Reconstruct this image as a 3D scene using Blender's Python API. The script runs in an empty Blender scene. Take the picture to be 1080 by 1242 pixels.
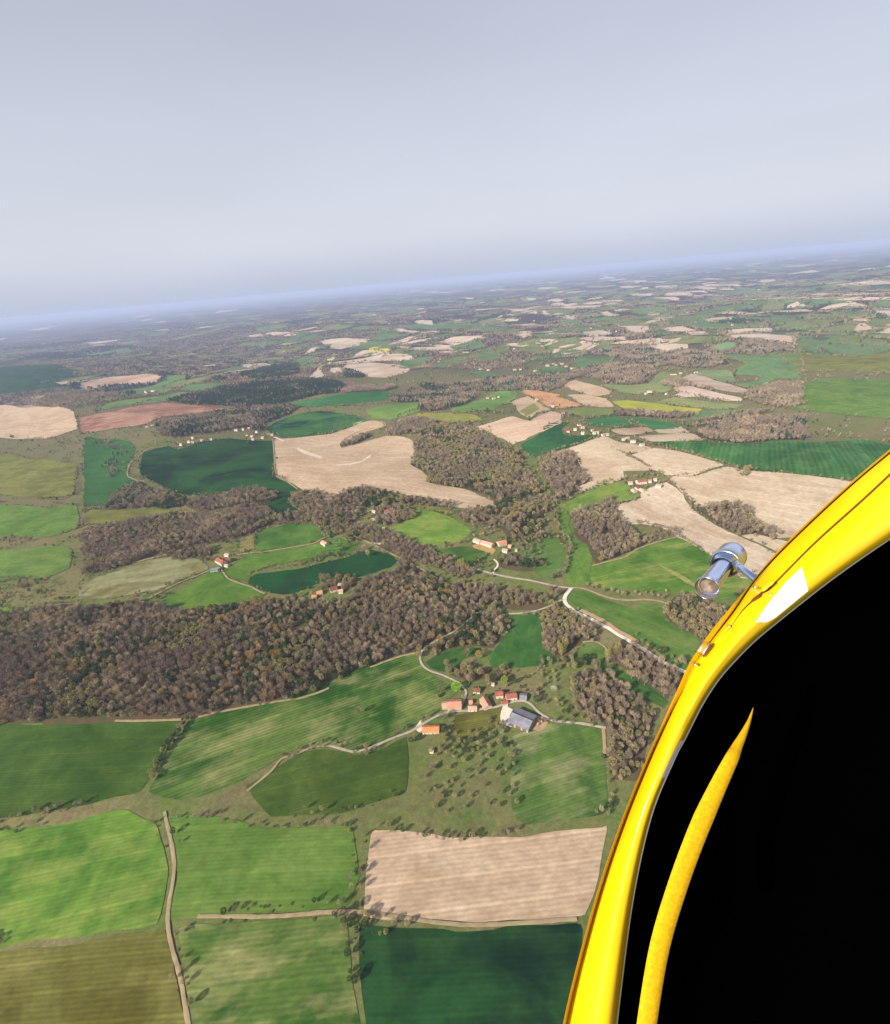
import bpy, bmesh, math, random
import numpy as np
from mathutils import Vector, Matrix
from mathutils.geometry import delaunay_2d_cdt
R_ = math.radians
rng = np.random.default_rng(7)
random.seed(7)
sc = bpy.context.scene
COL = sc.collection

# ------------------------------------------------------------------ camera
FPX, CX, CY = 604.0, 540.0, 621.0
PITCH, ROLL, CAMZ = R_(25.0), R_(5.1), 450.0
f_ = Vector((0, math.cos(PITCH), -math.sin(PITCH)))
r0 = Vector((1, 0, 0)); u0 = Vector((0, math.sin(PITCH), math.cos(PITCH)))
RX = math.cos(ROLL) * r0 - math.sin(ROLL) * u0
UX = math.sin(ROLL) * r0 + math.cos(ROLL) * u0
cam_d = bpy.data.cameras.new('camera'); cam = bpy.data.objects.new('camera', cam_d); COL.objects.link(cam)
M3 = Matrix((RX, UX, -f_)).transposed()
cam.matrix_world = Matrix.Translation((0, 0, CAMZ)) @ M3.to_4x4()
cam_d.sensor_fit = 'VERTICAL'; cam_d.sensor_height = 24.0; cam_d.sensor_width = 24.0
cam_d.lens = FPX / 1242.0 * 24.0
cam_d.clip_start = 0.05; cam_d.clip_end = 200000
sc.camera = cam

# ------------------------------------------------------------------ world, sun, exposure
SUN_AZ, SUN_EL = R_(232), R_(30)          # compass from +Y, clockwise
w = bpy.data.worlds.new('World'); sc.world = w; w.use_nodes = True
wn = w.node_tree.nodes; bg = wn['Background']
sky = wn.new('ShaderNodeTexSky'); sky.sky_type = 'NISHITA'; sky.sun_disc = False
sky.sun_elevation = SUN_EL; sky.sun_rotation = SUN_AZ; sky.altitude = 0
sky.air_density = 1.0; sky.dust_density = 0.4; sky.ozone_density = 1.0
bg.inputs[1].default_value = 0.057
tcw = wn.new('ShaderNodeTexCoord'); sxw = wn.new('ShaderNodeSeparateXYZ'); w.node_tree.links.new(tcw.outputs['Generated'], sxw.inputs[0])
mrw = wn.new('ShaderNodeMapRange'); mrw.interpolation_type = 'SMOOTHSTEP'; w.node_tree.links.new(sxw.outputs[2], mrw.inputs[0])
for i, v in enumerate((-.02, .75, .94, .30)): mrw.inputs[i + 1].default_value = v
mxw = wn.new('ShaderNodeMix'); mxw.data_type = 'RGBA'; w.node_tree.links.new(mrw.outputs[0], mxw.inputs[0])
w.node_tree.links.new(sky.outputs[0], mxw.inputs[6]); mxw.inputs[7].default_value = (6.95, 7.15, 8.1, 1)     # pale veil of haze low in the sky
mr2 = wn.new('ShaderNodeMapRange'); mr2.interpolation_type = 'SMOOTHSTEP'; w.node_tree.links.new(sxw.outputs[2], mr2.inputs[0])
for i, v in enumerate((-.01, .085, 1.0, 0.0)): mr2.inputs[i + 1].default_value = v
mx2 = wn.new('ShaderNodeMix'); mx2.data_type = 'RGBA'; mx2.blend_type = 'MULTIPLY'; w.node_tree.links.new(mr2.outputs[0], mx2.inputs[0])
w.node_tree.links.new(mxw.outputs[2], mx2.inputs[6]); mx2.inputs[7].default_value = (.74, .80, .92, 1)          # thicker air right at the horizon
nzw = wn.new('ShaderNodeTexNoise'); nzw.inputs['Scale'].default_value = 2.2; nzw.inputs['Detail'].default_value = 5
mpw = wn.new('ShaderNodeMapping'); mpw.inputs['Scale'].default_value = (1, 1, 5); w.node_tree.links.new(tcw.outputs['Generated'], mpw.inputs[0]); w.node_tree.links.new(mpw.outputs[0], nzw.inputs['Vector'])
mr3 = wn.new('ShaderNodeMapRange'); w.node_tree.links.new(nzw.outputs[0], mr3.inputs[0])
for i, v in enumerate((.3, .7, .97, 1.03)): mr3.inputs[i + 1].default_value = v
mx3 = wn.new('ShaderNodeVectorMath'); mx3.operation = 'SCALE'; w.node_tree.links.new(mx2.outputs[2], mx3.inputs[0]); w.node_tree.links.new(mr3.outputs[0], mx3.inputs['Scale'])
w.node_tree.links.new(mx3.outputs[0], bg.inputs[0])
sd = bpy.data.lights.new('sun', 'SUN'); sd.energy = 5.0; sd.angle = R_(0.5); sd.color = (1.0, 0.92, 0.79)
so = bpy.data.objects.new('sun', sd); COL.objects.link(so)
sdir = Vector((math.sin(SUN_AZ) * math.cos(SUN_EL), math.cos(SUN_AZ) * math.cos(SUN_EL), math.sin(SUN_EL)))
so.rotation_euler = sdir.to_track_quat('Z', 'Y').to_euler()
sc.view_settings.view_transform = 'Standard'; sc.view_settings.look = 'None'
sc.view_settings.exposure = 0.82; sc.view_settings.gamma = 1.0
sc.cycles.volume_bounces = 0; sc.cycles.max_bounces = 5
sc.cycles.diffuse_bounces = 2; sc.cycles.glossy_bounces = 3
sc.cycles.use_denoising = True

# ------------------------------------------------------------------ terrain height and pixel -> ground
def H(x, y):
    x = np.asarray(x, float); y = np.asarray(y, float)
    d = np.hypot(x, y)
    a = np.clip((d - 500) / 3000, 0, 1)
    z = 12 * np.sin(x / 210 + 0.6) * np.cos(y / 260 + 0.3) + 8 * np.sin((x + y) / 150 + 2.0) + 4.0 * np.sin((x - 1.4 * y) / 97)
    z = z + (14 + 14 * a) * np.sin(x / 520 + 1.1 + 0.6 * np.sin(y / 700)) * np.sin(y / 610 + 0.5)
    z = z + a * (18 * np.sin(x / 1400 + 2.2) * np.sin(y / 1150 + 0.7) + 12 * np.sin((x * .8 + y) / 800.0))
    return z

def ray(px, py):
    px = np.asarray(px, float); py = np.asarray(py, float)
    a = (px - CX) / FPX; b = -(py - CY) / FPX
    D = np.stack([f_[i] + a * RX[i] + b * UX[i] for i in range(3)], -1)
    return D / np.linalg.norm(D, axis=-1, keepdims=True)

def ground(px, py):
    """where the ray through that point of the photograph meets the terrain"""
    D = ray(px, py)
    dz = np.minimum(D[..., 2], -0.009)
    z = np.zeros_like(dz)
    for _ in range(14):
        t = (CAMZ - z) / -dz
        z = 0.5 * z + 0.5 * H(D[..., 0] * t, D[..., 1] * t)
    t = (CAMZ - z) / -dz
    return np.stack([D[..., 0] * t, D[..., 1] * t], -1)

def project(x, y, z):
    P = np.stack(np.broadcast_arrays(x, y, np.asarray(z) - CAMZ), -1)
    fd = P @ np.array(f_); fd = np.where(fd < 0.01, 0.01, fd)
    return CX + FPX * (P @ np.array(RX)) / fd, CY - FPX * (P @ np.array(UX)) / fd

# zoomed regions used while measuring the photograph: origin, scale 1080/280
K = 1080 / 280.0
REG = dict(A=(140, 320), B=(400, 320), C=(660, 320), D=(140, 510), E=(400, 510), F=(660, 510), G=(140, 710), H=(400, 710), I=(660, 710))
def Z(spec):
    """'A 10,20 30,40 B 5,6' -> photo pixel points; P = plain photo pixels"""
    out = []; ox, oy, k = 0, 0, 1.0
    for tok in spec.split():
        if tok in REG: ox, oy = REG[tok]; k = K
        elif tok == 'P': ox, oy, k = 0, 0, 1.0
        else:
            x, y = tok.split(','); out.append((ox + float(x) / k, oy + float(y) / k))
    return np.array(out)

def pip(poly, X, Y):
    ins = np.zeros(X.shape, bool); n = len(poly); j = n - 1
    for i in range(n):
        xi, yi = poly[i]; xj, yj = poly[j]
        if yi != yj:
            c = ((yi > Y) != (yj > Y)) & (X < (xj - xi) * (Y - yi) / (yj - yi) + xi)
            ins ^= c
        j = i
    return ins

# mask in the photo's plane, only used to keep trees off fields, roads and houses
MS = 2; MW, MH = 1280 * MS, 1300 * MS; MOX = 100
mask = np.zeros((MH, MW), np.uint8)
def mark(poly, val):
    p = (np.asarray(poly) + [MOX, 0]) * MS
    x0, x1 = int(max(0, p[:, 0].min())), int(min(MW - 1, p[:, 0].max() + 1))
    y0, y1 = int(max(0, p[:, 1].min())), int(min(MH - 1, p[:, 1].max() + 1))
    if x1 <= x0 or y1 <= y0: return
    Y, X = np.mgrid[y0:y1 + 1, x0:x1 + 1]
    ins = pip(p, X + .5, Y + .5)
    mask[y0:y1 + 1, x0:x1 + 1][ins] = val
def look(px, py):
    i = np.clip(((px + MOX) * MS).astype(int), 0, MW - 1); j = np.clip((py * MS).astype(int), 0, MH - 1)
    return mask[j, i]

# ------------------------------------------------------------------ material helpers
def lin(c):
    return tuple((v / 255 / 12.92 if v / 255 <= .04045 else ((v / 255 + .055) / 1.055) ** 2.4) for v in c)
class NT:
    def __init__(s, name, rough=1.0, spec=0.0):
        s.m = bpy.data.materials.new(name); s.m.use_nodes = True; s.t = s.m.node_tree
        s.b = s.t.nodes['Principled BSDF']; s.b.inputs['Roughness'].default_value = rough
        s.b.inputs['Specular IOR Level'].default_value = spec
        s.pos = s.t.nodes.new('ShaderNodeNewGeometry').outputs['Position']
    def n(s, t, **k):
        nd = s.t.nodes.new(t)
        for a, v in k.items(): setattr(nd, a, v)
        return nd
    def put(s, sock, v):
        if isinstance(v, bpy.types.NodeSocket): s.t.links.new(v, sock)
        elif isinstance(v, (tuple, list)) and len(v) == 3 and sock.type == 'RGBA': sock.default_value = (*v, 1)
        else: sock.default_value = v
    def noise(s, scale, detail=3, rough=.55, vec=None, dist=0.0):
        nd = s.n('ShaderNodeTexNoise'); nd.inputs['Scale'].default_value = scale; nd.inputs['Detail'].default_value = detail
        nd.inputs['Roughness'].default_value = rough; nd.inputs['Distortion'].default_value = dist
        s.put(nd.inputs['Vector'], vec or s.pos); return nd.outputs[0]
    def ramp(s, fac, lo, hi, a=0.0, b=1.0):
        nd = s.n('ShaderNodeMapRange'); s.put(nd.inputs[0], fac)
        for i, v in enumerate((lo, hi, a, b)): nd.inputs[i + 1].default_value = v
        return nd.outputs[0]
    def mix(s, fac, a, b, mode='MIX'):
        nd = s.n('ShaderNodeMix', data_type='RGBA', blend_type=mode)
        s.put(nd.inputs[0], fac); s.put(nd.inputs[6], a); s.put(nd.inputs[7], b); return nd.outputs[2]
    def math(s, op, a, b=0.0, c=0.0):
        nd = s.n('ShaderNodeMath', operation=op); s.put(nd.inputs[0], a); s.put(nd.inputs[1], b); s.put(nd.inputs[2], c); return nd.outputs[0]
    def mapv(s, loc=(0, 0, 0), rot=(0, 0, 0), scl=(1, 1, 1), vec=None):
        nd = s.n('ShaderNodeMapping'); nd.inputs['Location'].default_value = loc
        nd.inputs['Rotation'].default_value = rot; nd.inputs['Scale'].default_value = scl
        s.put(nd.inputs['Vector'], vec or s.pos); return nd.outputs[0]
    def hsv(s, col, h=.5, sa=1.0, v=1.0):
        nd = s.n('ShaderNodeHueSaturation'); s.put(nd.inputs['Hue'], h); s.put(nd.inputs['Saturation'], sa)
        s.put(nd.inputs['Value'], v); s.put(nd.inputs['Color'], col); return nd.outputs[0]
    def out(s, col): s.put(s.b.inputs['Base Color'], col); return s.m

_fm = {}
def warm(c):
    r, g, b = c
    if g > r * 1.08:       # young crops: a little less pure than measured through the blue air
        r = r * 1.06 + .07 * g; b = b * (.78 if g < .16 else .9); r, g, b = r * .9, g * .9, b * .9; l = .3 * r + .6 * g + .1 * b; r, g, b = [v * .95 + l * .05 for v in (r, g * .97, b)]
    elif r > .35: r, g, b = r * .95, g * .945, b * .97
    return (round(r, 4), round(g, 4), round(b, 4))
def field_mat(c1, c2, c3, ang=0.0, sp=14.0, st=0.12, c3amt=0.5, big=140.0):
    c1, c2, c3 = warm(c1), warm(c2), warm(c3)
    c2 = tuple(round(max(.004, a + 1.7 * (b - a)), 4) for a, b in zip(c1, c2)); c3 = tuple(round(max(.004, a + 1.0 * (b - a)), 4) for a, b in zip(c1, c3))
    if c1[0] > .3: c3amt *= .55; st = min(.08, st * 1.4)
    key = (c1, c2, c3, round(ang, 2), sp, st, c3amt, big)
    if key in _fm: return _fm[key]
    t = NT('field_cover'); ox = rng.uniform(-5000, 5000)
    p = t.mapv(loc=(ox, ox * .7, 0))
    # long soft variation drawn out along the direction of working
    pr = t.mapv(rot=(0, 0, -ang), vec=p)
    ps = t.mapv(scl=(.42, 1, 1), vec=pr)
    col = t.mix(t.ramp(t.noise(1 / big, 4, .6, p, 1.0), .40, .60), c1, c2)
    col = t.mix(t.ramp(t.noise(1 / 26., 5, .62, ps), .46, .72, 0, c3amt), col, c3)
    # rows and tramlines
    wv = t.n('ShaderNodeTexWave', wave_type='BANDS', bands_direction='Y', wave_profile='SIN')
    wv.inputs['Scale'].default_value = 6.2832 / sp / 20 * 10 / math.pi; wv.inputs['Distortion'].default_value = 2.4
    wv.inputs['Detail'].default_value = 3; wv.inputs['Detail Scale'].default_value = .12
    t.put(wv.inputs['Vector'], pr)
    v = t.ramp(wv.outputs[1], 0, 1, 1 - st, 1 + st)
    g = t.ramp(t.noise(1 / 3.2, 5, .7, ps), .3, .7, .84, 1.16)
    tw = t.n('ShaderNodeTexWave', wave_type='BANDS', bands_direction='Y', wave_profile='SIN'); tw.inputs['Scale'].default_value = .2 / (sp * 1.9) * math.pi / 2
    tw.inputs['Distortion'].default_value = .8; tw.inputs['Detail'].default_value = 1; tw.inputs['Detail Scale'].default_value = .05; t.put(tw.inputs['Vector'], pr)
    g = t.math('MULTIPLY', g, t.ramp(tw.outputs[1], .93, 1.0, 1.0, 1.06 + st * 1.3))
    g2 = t.ramp(t.noise(1 / 9., 4, .6, p), .3, .7, .88, 1.12)
    v = t.math('MULTIPLY', t.math('MULTIPLY', v, g), g2)
    col = t.mix(1.0, col, t_rgb(t, v), 'MULTIPLY')
    _fm[key] = t.out(col); return _fm[key]
def t_rgb(t, v):
    nd = t.n('ShaderNodeCombineXYZ')
    for i in range(3): t.put(nd.inputs[i], v)
    return nd.outputs[0]

# ------------------------------------------------------------------ object helpers
def link(o, parent=None):
    COL.objects.link(o)
    if parent: o.parent = parent
    return o
def mesh_obj(name, verts, faces, mat, parent=None, smooth=False):
    me = bpy.data.meshes.new(name); me.from_pydata([tuple(v) for v in verts], [], faces); me.update()
    for m in ([] if mat is None else mat if isinstance(mat, (list, tuple)) else [mat]): me.materials.append(m)
    if smooth: me.polygons.foreach_set('use_smooth', [True] * len(me.polygons))
    return link(bpy.data.objects.new(name, me), parent)
def tag(o, label=None, cat=None, group=None, kind=None):
    if label: o['label'] = label
    if cat: o['category'] = cat
    if group: o['group'] = group
    if kind: o['kind'] = kind
    return o
def soft(P, s, amp=0.0, closed=True, spline=True):
    """resample a ground outline at step s, slightly rounded, with small irregularities"""
    P = np.asarray(P, float); n = len(P); out = []
    rngs = range(n if closed else n - 1)
    for i in rngs:
        p1, p2 = P[i], P[(i + 1) % n]
        p0 = P[(i - 1) % n] if (closed or i > 0) else p1
        p3 = P[(i + 2) % n] if (closed or i + 2 < n) else p2
        L = np.linalg.norm(p2 - p1); k = int(min(60, max(1, round(L / s))))
        tt = np.arange(k) / k
        if spline:
            tn = .5 if not closed else .16
            m1, m2 = tn * (p2 - p0), tn * (p3 - p1)
            l0, l2 = np.linalg.norm(p1 - p0), np.linalg.norm(p3 - p2)
            if l0 > 0: m1 = m1 * min(1, L / max(l0, 1e-6)) if l0 > L else m1
            if l2 > L: m2 = m2 * (L / l2)
            t = tt[:, None]; h = ((2 * t**3 - 3 * t**2 + 1) * p1 + (t**3 - 2 * t**2 + t) * m1 + (-2 * t**3 + 3 * t**2) * p2 + (t**3 - t**2) * m2)
        else: h = p1 + tt[:, None] * (p2 - p1)
        out.append(h)
    Q = np.concatenate(out)
    if not closed: Q = np.vstack([Q, P[-1]])
    if amp > 0:
        w_ = amp * 3.5
        Q = Q + np.stack([w_ * np.sin(Q[:, 1] / (w_ * 9) + 1.3 * np.sin(Q[:, 0] / (w_ * 13))), w_ * np.sin(Q[:, 0] / (w_ * 8) + 1.1 * np.sin(Q[:, 1] / (w_ * 15)))], -1) * .6
        Q = Q + rng.normal(0, amp, Q.shape)
    return Q
def drape_off(x, y, lay):
    return lay * (0.13 + 0.00022 * np.hypot(x, y))
def drape(name, poly, mat, lay, step=None, amp=0.0, spline=True, **tg):
    """a sheet lying on the terrain inside a ground outline; built from a boundary plus inner points"""
    c = poly.mean(0); d = np.hypot(*c)
    s = step or max(9.0, d * .013)
    B = soft(poly, s, amp, True, spline)
    x0, y0 = B.min(0); x1, y1 = B.max(0)
    while (x1 - x0) * (y1 - y0) / s / s > 9000: s *= 1.3
    gx, gy = np.meshgrid(np.arange(x0 + s / 2, x1, s), np.arange(y0 + s / 2, y1, s))
    gx = gx.ravel(); gy = gy.ravel(); k = pip(B, gx, gy)
    G = np.stack([gx[k], gy[k]], -1)
    pts = [Vector(p) for p in B] + [Vector(p) for p in G]
    nb = len(B); ed = [(i, (i + 1) % nb) for i in range(nb)]
    vo, eo, fo, *_ = delaunay_2d_cdt(pts, ed, [list(range(nb))], 1, 1e-3)
    V = np.array([(v.x, v.y) for v in vo])
    zz = H(V[:, 0], V[:, 1]) + drape_off(V[:, 0], V[:, 1], lay)
    o = mesh_obj(name, np.column_stack([V, zz]), [list(f) for f in fo], mat, smooth=True)
    tag(o, kind=tg.get('kind', 'structure')); return o
# ------------------------------------------------------------------ the ground sheet
def C(*c):
    return tuple(round(v * .80, 4) for v in lin(c))
t = NT('open_country')
col = t.mix(t.ramp(t.noise(1 / 160., 5, .6), .4, .6), C(104, 118, 60), C(128, 120, 82))
col = t.mix(t.ramp(t.noise(1 / 60., 5, .65), .5, .68), col, C(84, 112, 48))
col = t.mix(t.ramp(t.noise(1 / 24., 6, .7), .52, .75, 0, .8), col, C(110, 92, 72))
# distant mosaic of woods, pastures and ploughland
far = t.ramp(t.n('ShaderNodeVectorMath', operation='LENGTH').outputs[1], 0, 1)
ln = t.t.nodes[-1] if False else None
vm = [n for n in t.t.nodes if n.type == 'VECT_MATH'][0]; t.put(vm.inputs[0], t.pos)
dist = vm.outputs[1]
wv = t.n('ShaderNodeVectorMath', operation='ADD'); nz = t.n('ShaderNodeTexNoise'); nz.inputs['Scale'].default_value = 1 / 500.; nz.inputs['Detail'].default_value = 5
t.put(nz.inputs['Vector'], t.pos)
sc_ = t.n('ShaderNodeVectorMath', operation='SCALE'); t.put(sc_.inputs[0], nz.outputs[1]); sc_.inputs['Scale'].default_value = 420
t.put(wv.inputs[0], t.pos); t.put(wv.inputs[1], sc_.outputs[0])
vo = t.n('ShaderNodeTexVoronoi'); vo.inputs['Scale'].default_value = 1 / 430.; t.put(vo.inputs['Vector'], t.mapv(vec=wv.outputs[0], scl=(1, 1, 0)))
sep = t.n('ShaderNodeSeparateXYZ'); t.put(sep.inputs[0], vo.outputs['Color'])
rp = t.n('ShaderNodeValToRGB'); rp.color_ramp.interpolation = 'CONSTANT'; e = rp.color_ramp.elements
stops = [(0, C(74, 64, 62)), (.36, C(66, 68, 56)), (.52, C(86, 86, 62)), (.60, C(62, 92, 54)), (.70, C(108, 102, 74)), (.78, C(170, 150, 124)), (.82, C(76, 66, 64)), (.93, C(48, 82, 52))]
e[0].position = 0; e[0].color = (*stops[0][1], 1); e[1].position = stops[1][0]; e[1].color = (*stops[1][1], 1)
for p_, c_ in stops[2:]:
    q = e.new(p_); q.color = (*c_, 1)
t.put(rp.inputs[0], sep.outputs[0])
mos = t.mix(t.ramp(t.noise(1 / 900., 4, .6), .47, .53, 0, .8), rp.outputs[0], C(68, 60, 60))
mos = t.mix(t.ramp(t.noise(1 / 90., 4, .7), .45, .7, 0, .6), mos, C(64, 60, 52))
scr = t.mix(t.ramp(t.noise(1 / 45., 5, .7), .42, .6), C(118, 102, 84), C(108, 112, 66))
col = t.mix(t.ramp(dist, 900, 2200, .15, .75), col, scr)
col = t.mix(t.ramp(dist, 2600, 3600), col, mos)
col = t.mix(1.0, col, t_rgb(t, t.ramp(t.noise(1 / 5., 6, .75), .3, .7, .72, 1.28)), 'MULTIPLY')
col = t.mix(1.0, col, t_rgb(t, t.ramp(t.noise(1 / 1.1, 3, .7), .3, .7, .8, 1.2)), 'MULTIPLY')
GROUND = t.out(col)

ang = np.concatenate([np.arange(-64, 64.01, .36), np.arange(68, 292, 4.)])
rad = [0.5]
while rad[-1] < 95000: rad.append(rad[-1] + max(12, rad[-1] * .0125) * (1 if rad[-1] < 9000 else 2.5))
rad = np.array(rad)
A_, Rr = np.meshgrid(np.radians(ang), rad)
X = Rr * np.sin(A_); Y = Rr * np.cos(A_); Zg = H(X, Y)
na, nr = len(ang), len(rad)
idx = np.arange(na * nr).reshape(nr, na)
nx = np.roll(idx, -1, axis=1)
F = np.stack([idx[:-1], nx[:-1], nx[1:], idx[1:]], -1).reshape(-1, 4)
me = bpy.data.meshes.new('ground')
V = np.stack([X.ravel(), Y.ravel(), Zg.ravel()], -1)
me.vertices.add(len(V)); me.vertices.foreach_set('co', V.ravel())
me.loops.add(F.size); me.loops.foreach_set('vertex_index', F.ravel().astype(np.int32))
me.polygons.add(len(F)); me.polygons.foreach_set('loop_start', np.arange(0, F.size, 4, dtype=np.int32))
me.polygons.foreach_set('use_smooth', np.ones(len(F), bool))
me.update(calc_edges=True); me.materials.append(GROUND); me.flip_normals()
g = link(bpy.data.objects.new('ground', me)); tag(g, kind='structure')

# ------------------------------------------------------------------ fields
TAN = (C(206, 186, 156), C(196, 174, 144), C(220, 204, 176))
TANP = (C(200, 174, 144), C(190, 164, 134), C(218, 198, 168))
DKG = (C(30, 84, 44), C(20, 66, 38), C(48, 94, 46))
DKT = (C(22, 68, 40), C(20, 78, 42), C(36, 84, 46))
MIDG = (C(76, 122, 46), C(92, 134, 54), C(112, 140, 66))
BRG = (C(98, 144, 52), C(82, 130, 44), C(138, 160, 78))
STRG = (C(88, 122, 58), C(64, 104, 42), C(152, 158, 104))
OLV = (C(122, 126, 60), C(110, 112, 54), C(140, 134, 76))
YEL = (C(176, 172, 58), C(160, 162, 60), C(150, 158, 66))
RAPE = (C(214, 208, 60), C(200, 196, 60), C(200, 200, 70))
GRYG = (C(138, 140, 100), C(122, 130, 86), C(164, 156, 122))
BRN = (C(172, 130, 108), C(150, 108, 90), C(206, 178, 146))
ORG = (C(206, 160, 118), C(194, 146, 104), C(214, 182, 148))
SCRUB = (C(146, 128, 92), C(124, 118, 72), C(110, 120, 64))
FARG = (C(84, 132, 92), C(70, 120, 84), C(104, 142, 92))
FG2 = (C(64, 124, 60), C(52, 112, 54), C(84, 134, 66))
MOW = (C(112, 112, 56), C(98, 104, 48), C(132, 126, 72))
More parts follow.
